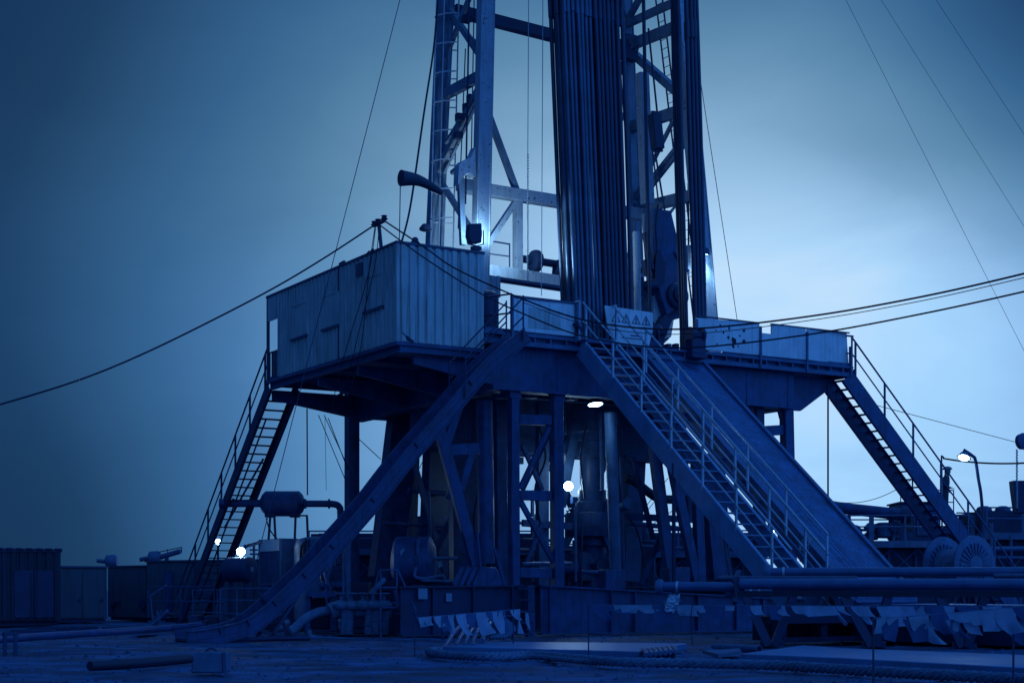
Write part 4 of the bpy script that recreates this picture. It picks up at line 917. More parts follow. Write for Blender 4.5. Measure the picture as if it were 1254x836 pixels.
# pipework crowding the cellar
cpw = thing('cellar_pipework', 'tangle of thin risers and cross pipes behind the columns under the floor', 'pipework', R(7, 4, 0))
rp3 = random.Random(11)
for x0,y0,x1,y1,v_,r_,m_ in ((604,500,606,712,3.0,.05,STEEL2),(590,560,592,712,5.2,.07,STEEL),(620,520,620,712,4.0,.04,STEEL2),(552,560,556,712,4.4,.06,STEEL),(545,640,640,640,4.6,.05,STEEL2),(560,672,700,674,4.9,.07,STEEL),(640,660,690,662,3.9,.05,STEEL2),(652,600,652,712,5.4,.06,STEEL),
    (705,620,705,712,2.6,.04,STEEL2),(760,560,764,712,2.4,.05,STEEL),(735,505,737,600,2.2,.04,STEEL2),(770,640,860,650,4.8,.08,STEEL),(785,668,860,672,5.0,.05,STEEL2),(840,610,846,712,2.8,.05,STEEL2),(525,600,527,660,5.0,.05,STEEL2),(470,640,560,645,6.8,.06,STEEL),(500,600,545,604,6.9,.08,STEEL),(640,690,700,690,2.2,.06,STEEL2),(712,700,760,701,2.0,.06,STEEL)):
    T(on_v(x0,y0,v_), on_v(x1,y1,v_), r_, 8).build('pipe', m_, cpw)
for x,y,v_ in ((592,636,5.0),(606,600,2.9),(652,640,5.2),(556,610,4.3),(764,620,2.3),(846,655,2.7)):
    m = MB(); p = on_v(x,y,v_); m.ball(p, .13, 1, 1, 1.1); m.lathe(p+ZH*.1, -VH, [(0,.03),(.2,.03),(.21,.13),(.24,.13)], 12); m.build('valve', STEEL2, cpw)
for pts in ([(660,520),(668,560),(655,600),(664,650)],[(718,520),(711,560),(716,610)],[(580,520),(588,580),(580,640),(590,700)],[(756,520),(762,570),(754,640)]):
    MB().path(smoothpts([on_v(x,y,2.4) for x,y in pts], 6), .03, 6).build('hose', BLACK, cpw)
# horizontal tank left in the cellar
tk = thing('horizontal_tank', 'round ended horizontal tank lying on a frame behind the yellow step stand'.replace('yellow ', ''), 'tank', on_v(510, 716, 3.2))
c0, c1 = on_v(486, 689, 3.4), on_v(526, 689, 2.9); ax_ = (c1-c0).normalized(); Lg = (c1-c0).length
MB().lathe(c0, ax_, [(-.16,.05),(-.14,.25),(-.08,.42),(0,.52),(Lg,.52),(Lg+.08,.46),(Lg+.16,.32),(Lg+.2,.12),(Lg+.205,.02)], 28).build('shell', STEEL, tk)
m = MB(); m.lathe(c0+ax_*(Lg*.62), ax_, [(0,.535),(.06,.535)], 28); m.build('strap', DARK, tk)
m = MB(); m.prism([on_v(490,675,2.6), on_v(494,671,2.6), on_v(496,672,2.6), on_v(491,681,2.6)], VH*.02); m.build('label_plate', PLASW, tk)
m = MB(); m.prism([on_v(536,687,2.6), on_v(541,685,2.6), on_v(542,693,2.6), on_v(537,695,2.6)], VH*.02); m.build('tag_plate', PLASW, tk)
m = MB(); zc = c0.z-.5
for c in (c0+ax_*.1, c1-ax_*.1): m.box(Vector((c.x, c.y, .03)), .15, .9, zc-.0)
build_each(m, 'saddle', DARK, tk)
m = MB(); m.path(smoothpts([on_v(512,660,2.5), on_v(510,690,2.5), on_v(508,705,2.4), on_v(520,708,2.4), on_v(541,705,2.4), on_v(545,712,2.4)]), .05, 8); m.tube(on_v(506,683,2.5), on_v(560,683,2.5), .05, 8); m.tube(on_v(515,710,2.4), on_v(555,712,2.4), .05, 8); build_each(m, 'pipework', STEEL2, tk)
# ================================================================== LEFT BACKGROUND
X_ = Vector((1,0,0)); Y_ = Vector((0,1,0))
def wbox(mb, x0, x1, y0, y1, z0, z1): return mb.hexa([Vector(p) for p in ((x0,y0,z0),(x1,y0,z0),(x1,y1,z0),(x0,y1,z0),(x0,y0,z1),(x1,y0,z1),(x1,y1,z1),(x0,y1,z1))])
# dark container
ct = thing('shipping_container', 'dark corrugated container with wide double door at the far left', 'container', (-17, 55, 0))
uk, vk = uv(Vector(((73-HX)/FO*52, 52.0, 0))); uw = 3.4
m = MB(); m.rb(uk-uw, uk, vk+.03, vk+6, .16, 2.48); m.build('wall', CONTM, ct)
m = MB(); m.corr(R(uk-uw,vk,.2), R(uk,vk,.2), 2.26, .28, .04, -VH); m.build('front_wall', CONTM, ct, smooth=False)
m = MB(); m.rb(uk-uw-.05, uk+.06, vk-.08, vk+6.05, 2.46, 2.56)
for i in range(11): m.ball(R(uk-uw+.15+i*.32, vk-.03, 2.56), .11, 1.5, 1, .4, 8, 5)
m.build('roof', DARK, ct)
m = MB(); m.rb(uk-.12, uk+.02, vk-.06, vk+.1, .16, 2.46); m.build('corner_post', CONTM, ct)
for k in (0, 1):
    a = uv(on_v(17+k*24.5, 740, vk))[0]; b = uv(on_v(17+(k+1)*24.5-.8, 740, vk))[0]
    m = MB(); m.rb(a, b, vk-.075, vk-.01, .28, 1.85); d = m.build('door', DARK, ct, bevel=.01)
    e = b-.1 if k == 0 else a+.06
    m = MB(); m.rb(e, e+.04, vk-.1, vk-.076, .33, 1.8); m.build('locking_bar', CONTM, d)
m = MB(); m.rb(uk-uw, uk, vk+.2, vk+5.8, .0, .16); m.build('skid', DARK, ct)
solo(MB().prism([at(-4,702,51.5), at(5,702,51.5), at(5,764,51.5), at(-4,764,51.5)], Y_*.3), 'notice_board', BLACK, 'dark ribbed panel leaning at the left end of the dark container', 'panel')
# pale cabins, aligned with the rig
def cabin(label, u0, u1, v0, v1, z1, name='site_cabin', door=None, ventx=None):
    r_ = thing(name, label, 'cabin', R((u0+u1)/2, (v0+v1)/2, 0))
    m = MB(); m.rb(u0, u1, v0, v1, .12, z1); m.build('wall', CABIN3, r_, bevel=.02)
    m = MB(); m.rb(u0-.05, u1+.05, v0-.05, v1+.05, z1, z1+.07); m.build('roof', CABIN2, r_)
    m = MB(); m.rb(u0+.05, u1-.05, v0+.05, v1-.05, 0, .12); m.build('skid', DARK, r_)
    return r_
uc, vc = uv(Vector(((131-HX)/FO*58, 58, 0)))
c1_ = cabin('pale end-on site cabin with double doors beside the dark container', uc-2.35, uc, vc, vc+6, 2.02)
for a, b in ((-2.2,-1.78),(-1.74,-.95),(-.91,-.12)):
    m = MB(); m.rb(uc+a, uc+b, vc-.03, vc, .18, 1.92); d = m.build('door', CABIN3, c1_, bevel=.008)
    m = MB(); m.rb(uc+b-.16, uc+b-.03, vc-.06, vc-.03, .8, .84); m.rb(uc+b-.1, uc+b-.06, vc-.06, vc-.03, .75, .9); m.build('handle', DARK, d)
def cabin2(label, xa, Ya, xb, Yb, z1, dep=2.4):
    pa, pb = g0(xa, Ya), g0(xb, Yb); ax = (pb-pa).normalized(); ay = ZH.cross(ax); Lc = (pb-pa).length; c = pa + ax*Lc/2 + ay*dep/2
    r_ = thing('site_cabin', label, 'cabin', c)
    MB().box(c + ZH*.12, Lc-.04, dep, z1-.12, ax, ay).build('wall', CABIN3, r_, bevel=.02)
    MB().box(c + ZH*z1, Lc+.06, dep+.1, .07, ax, ay).build('roof', CABIN2, r_)
    MB().box(c, Lc-.2, dep-.2, .12, ax, ay).build('skid', DARK, r_)
    def face(s0, s1, z0, z_, name, m, par=None, off=.03, th=.03):
        q = pa - ay*(off); o = MB().hexa([q+ax*s0+ZH*z0, q+ax*s1+ZH*z0, q+ax*s1+ay*th+ZH*z0, q+ax*s0+ay*th+ZH*z0, q+ax*s0+ZH*z_, q+ax*s1+ZH*z_, q+ax*s1+ay*th+ZH*z_, q+ax*s0+ay*th+ZH*z_]); return o.build(name, m, par or r_)
    return r_, face, pa, ax, ay, Lc
def g0(px, Y, z=0): return Vector(((px-HX)/FO*Y, Y, z))
c2_, face, pa, ax, ay, Lc = cabin2('shaded site cabin with a boarded window between two pale cabins', 131.5, 62.5, 177.5, 60.5, 2.1)
d = face(.55, .95, .75, 1.85, 'window', CABIN3, None); face(.5, 1.0, .68, .75, 'sill', DARK, d, .06, .05)
face(.15, .42, .2, 1.85, 'door', CABIN2)
m = MB(); m.lathe(pa+ax*.48+ZH*.62, -ay, [(0,.14),(.06,.14),(.09,.08)], 14); m.build('round_hatch', DARK, c2_)
m = MB(); m.lathe(pa+ax*(Lc-.12)+ZH*.66, -ay, [(0,.18),(.08,.18),(.1,.1)], 14); m.build('round_hatch', DARK, c2_)
c3_, face, pa, ax, ay, Lc = cabin2('long pale site cabin with an open shutter and dark door near the left stairs', 178.5, 60.3, 322, 57.5, 2.28)
d = face(.62, .95, .35, 1.9, 'door', CABIN3); face(1.02, 1.08, .3, 1.95, 'frame', CABIN2, d); 
d = face(.98, 1.18, .3, 1.9, 'window', PLASW); face(1.0, 1.16, 1.0, 1.35, 'pane', CABIN2, d, .04, .02)
face(1.2, 1.42, .3, 1.92, 'open_door', STEEL, None, .3, .28)
face(2.4, 3.3, .9, 1.65, 'window', CABIN2)
# roof exhausts
for i, (px, py, Y, rl, lab) in enumerate(((137, 692, 62.8, 0, 'small roof blower with a spout on the corner of the shaded cabin'), (190, 688, 60.6, 1, 'larger roof blower with a long duct under a rail on the pale cabin'))):
    b_ = at(px, py, Y); r_ = thing('roof_blower', lab, 'blower', b_)
    MB().lathe(b_+Vector((-.28,0,.18)), X_, [(0,.08),(.06,.17),(.4,.19),(.5,.14)], 14).build('housing', STEEL2, r_)
    T(b_+Vector((-.3,0,.16)), b_+Vector((-.6,0,.10 if rl else .2)), .085, 10).build('spout', STEEL2, r_)
    MB().box(b_+Vector((0,0,-.05)), .4, .3, .1, X_, Y_).build('foot', DARK, r_)
    if rl:
        T(b_+Vector((.2,0,.2)), b_+Vector((1.05,-.3,.42)), .1, 10).build('duct', STEEL2, r_)
        m = MB(); m.tube(b_+Vector((.1,-.1,.38)), b_+Vector((1.1,-.3,.58)), .02, 5); m.tube(b_+Vector((.52,-.15,.5)), b_+Vector((.52,-.15,-.2)), .02, 5); m.tube(b_+Vector((1.1,-.3,.58)), b_+Vector((1.1,-.3,.4)), .02, 5); build_each(m, 'rail', DARK, r_)
        MB().box(b_+Vector((.5,-.2,0)), .14,.12,.2, X_, Y_).build('switch_box', DARK, r_)
# stairs and railings in front of the cabins
def railing(name, label, pts, h, rails=(1.0, .55), m=STEEL2, r=.022, posts=None):
    root = thing(name, label, 'railing', pts[0])
    mb = MB()
    for a, b in zip(pts[:-1], pts[1:]):
        for k in rails: mb.tube(a + ZH*h*k, b + ZH*h*k, r, 6)
    build_each(mb, 'rail', m, root)
    pp = []
    for a, b in zip(pts[:-1], pts[1:]):
        n = max(1, round((b-a).length/(posts or 1.2)))
        for i in range(n): pp.append(a.lerp(b, i/n))
    for p in pp + [pts[-1]]: T(p, p + ZH*h, r*1.1, 6).build('post', m, root)
    return root
def g0(px, Y, z=0): return Vector(((px-HX)/FO*Y, Y, z))
railing('railing', 'light railing round the steps of the pale site cabins', [g0(182, 50, .3), g0(221, 48, .3), g0(262, 47.5, .3)], 1.0, m=STEEL)
r_ = thing('cabin_steps', 'small steel steps before the pale site cabins', 'steps', g0(200, 48.5))
for i in range(4): MB().box(g0(186+i*6, 48.7, .08+.12*i), .5, .25, .04, X_, Y_).build('tread', STEEL2, r_)
m = MB()
for dy in (0, .6):
    m.bar(g0(180, 48.5+dy, .0), g0(206, 48.5+dy, .55), .05, .14); m.bar(g0(188, 48.5+dy, .05), g0(184, 48.5+dy, 1.0), .04, .04); m.bar(g0(184, 48.5+dy, 1.0), g0(204, 48.5+dy, 1.35), .04, .04); m.bar(g0(192, 48.5+dy, .55), g0(198, 48.5+dy, .02), .05, .05); m.bar(g0(198, 48.5+dy, .55), g0(190, 48.5+dy, .02), .05, .05)
build_each(m, 'frame', STEEL2, r_)
railing('railing', 'light railing before the lamp post beyond the left stairs', [g0(270, 46, 0), g0(290, 45.6, 0), g0(350, 45, 0)], 1.25, (1.0, .72, .4))
railing('railing', 'light railing standing behind the foot of the left stairs', [g0(236, 50, 0), g0(266, 49.5, 0), g0(276, 46, 0)], 1.2, (1.0, .7, .4))
m = MB()
for i in range(16): m.box(g0(238+i*7, 46.4+random.uniform(-.5,.5), .01), random.uniform(.2,.6), random.uniform(.2,.5), random.uniform(.1,.45), X_, Y_)
tag(solo(m, 'scrap_heap', DARK, 'low heap of dark timbers and fittings behind the left railings', 'scrap', bevel=.02), kind='stuff')
# muffler on its stand, switch cabinet below it
mu_ = thing('exhaust_silencer', 'fat dark exhaust silencer with long side pipes on a spindly stand', 'silencer', at(346, 660, 50))
c = at(346, 616, 50); hl_ = .68
MB().lathe(c-X_*.7, X_, [(0,.12),(.05,.2),(.16,.28),(1.24,.28),(1.35,.2),(1.4,.12)], 24).build('body', STEEL, mu_)
m = MB(); m.tube(at(270,616,50), at(322,616,50), .125, 14)
for px in (269, 285, 319): m.tube(at(px,616,50), at(px+2,616,50), .17, 14)
m.build('inlet_pipe', STEEL, mu_)
m = MB(); m.path(smoothpts([at(370,616.5,50), at(395,616.5,50), at(409,617,50), at(415,620,50), at(417,630,50), at(417,690,50)], 6), .11, 14)
for px in (373, 402): m.tube(at(px,616.5,50), at(px+2,616.5,50), .16, 14)
m.build('outlet_pipe', STEEL, mu_)
m = MB(); m.box(at(331,632,50)-ZH*.03, .3,.4,.16, X_, Y_); m.box(at(361,632,50)-ZH*.03, .3,.4,.16, X_, Y_); m.tube(at(325,631,49.8), at(377,631,49.8), .03, 6); build_each(m, 'saddle', DARK, mu_)
for x0,x1,y1,dy in ((331,321,692,-.2),(336,343,690,-.2),(362,357,690,-.2),(376,381,690,-.2)): MB().bar(at(x0,632,50+dy), Vector((at(x1,y1,50+dy).x, 50+dy, .0)), .07, .07, X_).build('leg', DARK, mu_)
m = MB(); m.path(smoothpts([at(326,634,49.7), at(329,645,49.7), at(335,655,49.7), at(340,660,49.7)]), .022, 6); m.build('hose', BLACK, mu_)
m = MB(); m.tube(at(326,603,50), at(328,606,50), .03, 6); m.tube(at(367,603,50), at(365,606,50), .03, 6); build_each(m, 'lifting_lug', DARK, mu_)
cu, cv = uv(Vector(((345-HX)/FO*48, 48, 0)))
sc_ = thing('switch_cabinet', 'tall narrow switch cabinet under the silencer, its lit top edge coloured white', 'cabinet', R(cu, cv, 0))
m = MB(); m.rb(cu, cu+.55, cv, cv+1.75, .1, 2.80); m.build('case', STEEL, sc_, bevel=.02)
for i in range(2): m = MB(); m.rb(cu-.03, cu, cv+.06+i*.84, cv+.84+i*.84, .3, 2.4); m.build('door', STEEL, sc_, bevel=.008)
m = MB(); m.rb(cu-.045, cu, cv+.02, cv+1.73, 2.42, 2.78); m.build('lit_top_strip', WHITE, sc_)  # white strip stands in for lamplight on the cabinet top
m = MB(); m.rb(cu-.06, cu-.01, cv-.03, cv+.06, .1, 2.8); m.rb(cu-.06, cu, cv+1.7, cv+1.78, .1, 2.8); m.rb(cu-.05, cu, cv+.1, cv+1.7, 1.35, 1.42); build_each(m, 'frame', STEEL2, sc_)
flood('bright lamp on a dark stand beyond the left stairs', at(295, 675, 47), Vector((.12,-1,-.15)), .19, 110, 160, glow=LAMPS, mount=at(300, 667, 47.3))
point(at(333, 662, 47.0), 6, r=.05)
flood('small lamp glimpsed through the treads of the left stairs', at(267, 663, 54), Vector((.1,-1,-.2)), .15, 14, 150, glow=LAMP, mount=at(267, 667, 54.3))
lp_ = thing('lamp_post', 'thin post with cross fittings carrying the lamp beyond the left stairs', 'post', g0(311, 47.4))
T(g0(311, 47.4), at(311, 664, 47.4), .04, 8).build('post', DARK, lp_)
m = MB(); m.path(smoothpts([at(297,672,47.3), at(303,668,47.3), at(311,666,47.4), at(322,662,47.5)]), .05, 6); m.tube(at(306,673,47.4), at(316,673,47.4), .03, 5); m.tube(at(306,678,47.4), at(316,678,47.4), .03, 5); m.build('arm', DARK, lp_)
T(g0(267, 54.4), at(267, 664, 54.4), .04, 8).build('post', DARK, thing('lamp_post', 'thin far post carrying the small lamp behind the left stairs', 'post', g0(267, 54.4)))
bl = thing('blower_drum', 'round dark blower with a pale label beyond the left stairs', 'blower', at(300, 720, 46.5))
ax_ = (UH*.55 - VH*.83).normalized(); c = at(308, 697, 46.3)
MB().lathe(c - ax_*.9, ax_, [(0,.2),(.05,.27),(.85,.28),(.9,.26),(.92,.2)], 22).build('shell', DARK, bl)
m = MB(); s_ = ax_.cross(ZH).normalized(); p_ = c + ax_*.025; m.prism([p_ - s_*.06 - ZH*.07, p_ + s_*.08 - ZH*.07, p_ + s_*.08 + ZH*.08, p_ - s_*.06 + ZH*.08], ax_*.01); m.build('label_plate', PLASW, bl)
m = MB(); m.bar(Vector((c.x,c.y,.02)) - ax_*.2, c - ax_*.2 - ZH*.2, .1, .1); m.bar(Vector((c.x,c.y,.02)) - ax_*.75, c - ax_*.75 - ZH*.2, .1, .1); build_each(m, 'stand', DARK, bl)
tkc = thing('upright_tank', 'rounded upright tank with hoses rising behind the chute', 'tank', g0(388, 47))
MB().lathe(g0(386, 47, .3), ZH, [(0,.45),(2.2,.45),(2.42,.40),(2.5,.2),(2.52,.03)], 22).build('shell', STEEL2, tkc)
m = MB(); m.path(smoothpts([at(373,664,46.5), at(369,672,46.4), at(368,690,46.4), at(360,700,46.3)]), .05, 6); m.path(smoothpts([at(375,660,46.5), at(372,676,46.3), at(376,700,46.3)]), .04, 6); m.tube(at(378,668,46.4), at(394,668,46.4), .03, 6); m.tube(at(378,660,46.4), at(378,700,46.4), .03, 6); build_each(m, 'hose', BLACK, tkc)
MB().box(g0(386, 47), .9,.9,.3, X_, Y_).build('base', DARK, tkc)
# engine skid and pump under the chute
es = thing('engine_skid', 'dark engine and pump unit on a skid behind the chute', 'engine', g0(420, 44))
def pb(mb, x0, y0, x1, y1, Y, d): a, b = at(x0,y1,Y), at(x1,y0,Y); return wbox(mb, a.x, b.x, Y, Y+d, max(a.z,0), b.z)
m = MB(); pb(m, 372, 770, 478, 785, 44, 1.6); m.build('skid', DARK, es)
m = MB(); pb(m, 392, 700, 424, 722, 44.2, 1.2); pb(m, 400, 692, 418, 701, 44.3, .8); build_each(m, 'engine_block', DARK, es, bevel=.04)
m = MB(); pb(m, 374, 724, 412, 730, 43.8, 1.4); m.build('shelf', STEEL, es)
m = MB(); pb(m, 374, 730, 380, 772, 43.9, .4); pb(m, 404, 730, 412, 772, 43.9, .4); build_each(m, 'frame', STEEL, es)
m = MB(); pb(m, 425, 712, 452, 770, 44.6, 1.2); pb(m, 380, 732, 404, 770, 44.6, .9); build_each(m, 'pump_body', DARK, es, bevel=.05)
m = MB()
for i in range(5): m.lathe(at(396+i*6, 716, 44.1), -Y_, [(0,.06),(.1,.08),(.16,.04)], 8)
m.path(smoothpts([at(398,700,44), at(401,712,43.8), at(405,722,43.8)]), .05, 6); m.path(smoothpts([at(408,690,44), at(402,705,43.9), at(400,735,43.8), at(410,760,43.8)]), .05, 6); m.build('fitting', STEEL, es)
for x0, y0, y1, r, lab in ((420.5, 668, 742, .035, 'thin pale riser pipe left of the tank'), (426.5, 655, 735, .075, 'thicker pale riser pipe left of the tank')):
    p = at(x0, y0, 43); solo(T(Vector((p.x, p.y, 0)), p, r, 8), 'riser_pipe', STEEL2, lab, 'pipe')
# wrapped choke manifold
cm = thing('choke_manifold', 'lumpy manifold of lagged pipes and valves on the ground before the tank', 'manifold', on_w(430, 786))
def lag(pts, r, n=12):
    P = smoothpts([at(*p) for p in pts], 10); return MB().path(P, r, n, rf=lambda t: r*(1+.16*mnoise.noise((t*22, r*30, pts[0][0]))))
lag([(352,776,41),(362,768,41.2),(374,757,41.4),(388,750,41.6),(404,747,41.7),(424,744,41.8)], .13).build('lagged_pipe', WRAP, cm)
lag([(404,749,41.6),(420,743,41.7),(436,746,41.7),(452,745,41.7),(466,747,41.7),(478,746,41.7)], .22).build('lagged_body', WRAP, cm)
for px in (421, 427, 452, 460, 472): lag([(px,742,41.5),(px+1,752,41.5),(px,763,41.5),(px,776,41.5)], .13 if px not in (421, 472) else .1).build('lagged_leg', WRAP, cm)
for px in (418, 430, 444, 458, 470):
    m = MB(); p = at(px, 741, 41.5); m.ball(p, .17, 1.1, 1, .9); m.tube(p, p+ZH*.32, .05, 8); m.lathe(p+ZH*.3, ZH, [(0,.03),(.01,.13),(.04,.13),(.05,.03)], 14); m.build('valve', WRAP, cm)
lag([(450,735,41.6),(457,724,41.6),(464,716,41.6),(471,709,41.7)], .07).build('lagged_pipe', WRAP, cm)
m = MB(); pb(m, 376, 777, 492, 783, 41.2, .9); m.build('base_frame', DARK, cm)
lag([(379,772,41),(381,779,40.9),(400,782,40.8),(440,783,40.8),(490,782,40.8)], .07).build('lagged_pipe', WRAP, cm)
m = MB()
for i in range(14): m.box(at(377+i*2.1, 786.5, 40.6), .03, .1, .08, X_, Y_)
m.build('rack_teeth', DARK, cm)
solo(lag([(352,762,42.5),(345,768,42),(338,770,42)], .09), 'rag_bundle', WRAP, 'crumpled pale lagging lying by the foot of the chute', 'lagging')
# step stand
ss = thing('step_stand', 'small tubular step stand with handrails before the horizontal tank', 'steps', on_w(484, 782))
Ys = 40.0
m = MB()
for dy in (0, .7):
    for a, b in (((464,698),(487,697)),((464,698),(455,735)),((487,697),(510,748)),((466,700),(466,742)),((486,697),(486,742)),((465,719),(487,719))): m.tube(at(*a, Ys+dy), at(*b, Ys+dy), .022, 6)
build_each(m, 'handrail', STEEL2, ss)
m = MB()
for dy in (0, .7): m.bar(at(484,722,Ys+dy), at(502,783,Ys+dy), .03, .1, Y_); m.bar(at(466,742,Ys+dy), at(466,781,Ys+dy), .05, .05); m.bar(at(494,722,Ys+dy), at(516,765,Ys+dy), .02, .05, Y_)
build_each(m, 'stringer', STEEL, ss)
for i in range(4): MB().box(at(488+i*4.3, 738+i*13, Ys+.35), .28, .7, .03, X_, Y_).build('tread', STEEL, ss)
MB().box(at(476, 744, Ys+.35), .5, .7, .04, X_, Y_).build('platform', STEEL, ss)
m = MB()
for i in range(5): m.path(smoothpts([at(500+i*3,733,40.6), at(500+i*3,722,40.6), at(506+i*3,717,40.7), at(512+i*2,722,40.7), at(512+i*2,745,40.6), at(505+i*3,758,40.5)]), .035, 6)
solo(m, 'hose_bundle', BLACK, 'looped dark hoses hung behind the step stand', 'hose')

# ================================================================== RIGHT BACKGROUND: mud tanks
def tank_unit(label, x0, x1, y0, y1, zt, zr, m=STEEL, posts=1.1, infill=False):
    r_ = thing('mud_tank', label, 'tank', ((x0+x1)/2, (y0+y1)/2, 0))
    b = MB(); wbox(b, x0, x1, y0+.5, y1, .1, zt-.25); b.build('shell', DARK, r_, bevel=.03)
    b = MB(); wbox(b, x0-.1, x1+.1, y0, y1, zt-.24, zt); b.build('walkway', STEEL2, r_)
    b = MB(); n = int((x1-x0)/.8)
    for i in range(n+1): b.bar(Vector((x0+i*(x1-x0)/n, y0+.45, .1)), Vector((x0+i*(x1-x0)/n, y0+.45, zt-.25)), .1, .1, X_)
    b.build('stiffener', m, r_)
    b = MB()
    for i in range(n):
        xa, xb = x0+i*(x1-x0)/n, x0+(i+1)*(x1-x0)/n
        b.bar(Vector((xa, y0+.2, zt-1.2)), Vector((xb, y0+.2, zt-.3)), .05, .05); b.bar(Vector((xb, y0+.22, zt-1.2)), Vector((xa, y0+.22, zt-.3)), .05, .05)
    b.build('bracing', m, r_)
    b = MB()
    for k in (zr, (zr+zt)/2+.05): b.tube(Vector((x0, y0+.05, k)), Vector((x1, y0+.05, k)), .03, 6); b.tube(Vector((x0, y1-.05, k)), Vector((x1, y1-.05, k)), .03, 6)
    rl = build_each(b, 'railing', STEEL2, r_); n = int((x1-x0)/posts)
    b = MB()
    for i in range(n+1):
        xx = x0+i*(x1-x0)/n; b.bar(Vector((xx, y0+.05, zt)), Vector((xx, y0+.05, zr)), .07 + .1*(i%3 == 1), .05, X_)
    build_each(b, 'rail_post', STEEL2, r_)
    if infill: b = MB(); wbox(b, x0, x1, y0+.6, y1-.3, zt, zr-.08); b.build('bulwark', DARK, r_)
    return r_
t1 = tank_unit('railed mud tank seen between the ramp and the right stairs', 11.6, 16.4, 55.2, 58.6, 2.95, 3.85)
t2 = tank_unit('tall mud tank with dark sides and rails at the far right', 16.6, 20.5, 54.2, 58, 3.2, 4.08, infill=True)
t3 = tank_unit('distant railed mud tank glimpsed under the middle of the drill floor', 4.2, 9.8, 60, 63, 2.7, 3.5, infill=True)
t4 = tank_unit('distant railed tank behind the legs left of the braced frame', -7.6, 1.0, 58, 61, 2.75, 3.4, infill=True)
t5 = tank_unit('distant low tank seen through the braced frame', 1.4, 4.0, 61, 64, 2.3, 3.0, infill=True)
for px, y0, w_, lab in ((486,640,1.1,'dark pump housing behind the horizontal tank'),(516,632,.8,'dark stack with fittings behind the left cellar columns'),(786,645,.9,'dark motor on the distant tank under the floor')):
    r_ = thing('pump_unit', lab, 'pump', g0(px, 56)); c = at(px, 690, 56); c.z = .02; zt = at(px, y0, 56).z
    MB().box(c, w_, .9, zt-.5, X_, Y_).build('housing', DARK, r_, bevel=.05)
    MB().lathe(Vector((c.x,c.y,zt-.5)), ZH, [(0,w_*.3),(.25,w_*.3),(.3,w_*.18),(.5,w_*.18),(.52,.02)], 14).build('motor', DARK, r_)
    T(Vector((c.x-w_*.6, c.y-.3, zt-.9)), Vector((c.x+w_*.7, c.y-.3, zt-.8)), .09, 8).build('pipe', STEEL, r_)
m = MB()
for px, py, r in ((1077,657,.16),): m.lathe(at(1082,658,56), ZH, [(0,.15),(.05,.2),(.5,.22),(.55,.12)], 14)
solo(m, 'mixing_pot', STEEL2, 'pale round pot standing on the railed mud tank', 'pot')
for i, (a,b,lab) in enumerate((((1036,642),(1055,662),'dark boxy agitator motor on the near end of the railed mud tank'),((1060,640),(1074,661),'smaller dark agitator motor beside the pale pot'),((1088,634),(1100,661),'narrow dark agitator motor beside the control house'))):
    r_ = thing('agitator_motor', lab, 'motor', at((a[0]+b[0])/2, b[1], 56.5)); c = at((a[0]+b[0])/2, b[1], 56.5); wd = (b[0]-a[0])/FO*56.5; ht = (b[1]-a[1])/FO*56.5
    MB().box(c, wd, .4, ht*.45, X_, Y_).build('gearbox', DARK, r_, bevel=.03)
    MB().lathe(c+ZH*ht*.45, ZH, [(0,wd*.3),(ht*.4,wd*.3),(ht*.5,wd*.2),(ht*.55,.03)], 14).build('motor', DARK, r_)
hs = thing('control_house', 'small dark control house with framed door on the mud tank', 'house', at(1126, 664, 56.6))
a, b = at(1103, 663, 56.6), at(1152, 614, 56.6)
m = MB(); wbox(m, a.x, b.x, 56.6, 58.4, 2.95, b.z-.06); m.build('wall', STEEL, hs, bevel=.02)
m = MB(); wbox(m, a.x-.06, b.x+.06, 56.5, 58.5, b.z-.06, b.z); m.build('roof', DARK, hs)
a2, b2 = at(1123, 655, 56.55), at(1137, 619, 56.55); m = MB(); wbox(m, a2.x, b2.x, 56.53, 56.6, a2.z, b2.z); d = m.build('door', STEEL2, hs); m = MB(); wbox(m, a2.x+.07, b2.x-.07, 56.51, 56.53, a2.z+.35, b2.z-.08); m.build('pane', GLASSD, d)
a2, b2 = at(1108, 650, 56.55), at(1118, 630, 56.55); m = MB(); wbox(m, a2.x, b2.x, 56.56, 56.6, a2.z, b2.z); m.build('window', GLASSD, hs)
m = MB(); m.tube(at(1103,614,57), at(1103,607,57), .02, 5); m.tube(at(1117.5,614,57), at(1117.5,585,57), .03, 5); build_each(m, 'aerial', DARK, hs)
fp = thing('flow_line', 'long fat dark flow pipe running from the ramp to the control house', 'pipe', at(1060, 625, 55))
T(at(985, 617, 56.8), at(1106, 630, 55.6), .21, 16).build('pipe', STEEL, fp); m = MB(); m.tube(at(1104,630,55.6), at(1116,631,55.5), .30, 16); m.build('flange', DARK, fp)
m = MB()
for px in (1040, 1090): p = at(px, 626, 56.2); m.bar(Vector((p.x,p.y,2.95)), p, .1, .1, X_)
build_each(m, 'support', DARK, fp)
for px, lab in ((1205,'low dome vent at the left end of the dark walled mud tank'), (1228,'taller dome vent on the dark walled mud tank')):
    c = at(px, 625.5, 56); MB_ = MB().lathe(c - ZH*.15, ZH, [(0,.2),(.2,.2),(.28,.17),(.33,.09),(.34,.01)], 16); solo(MB_, 'dome_vent', STEEL, lab, 'vent')
tp = thing('tank_pipework', 'low pipework and valves along the top of the railed mud tank', 'pipework', at(1090, 662, 56))
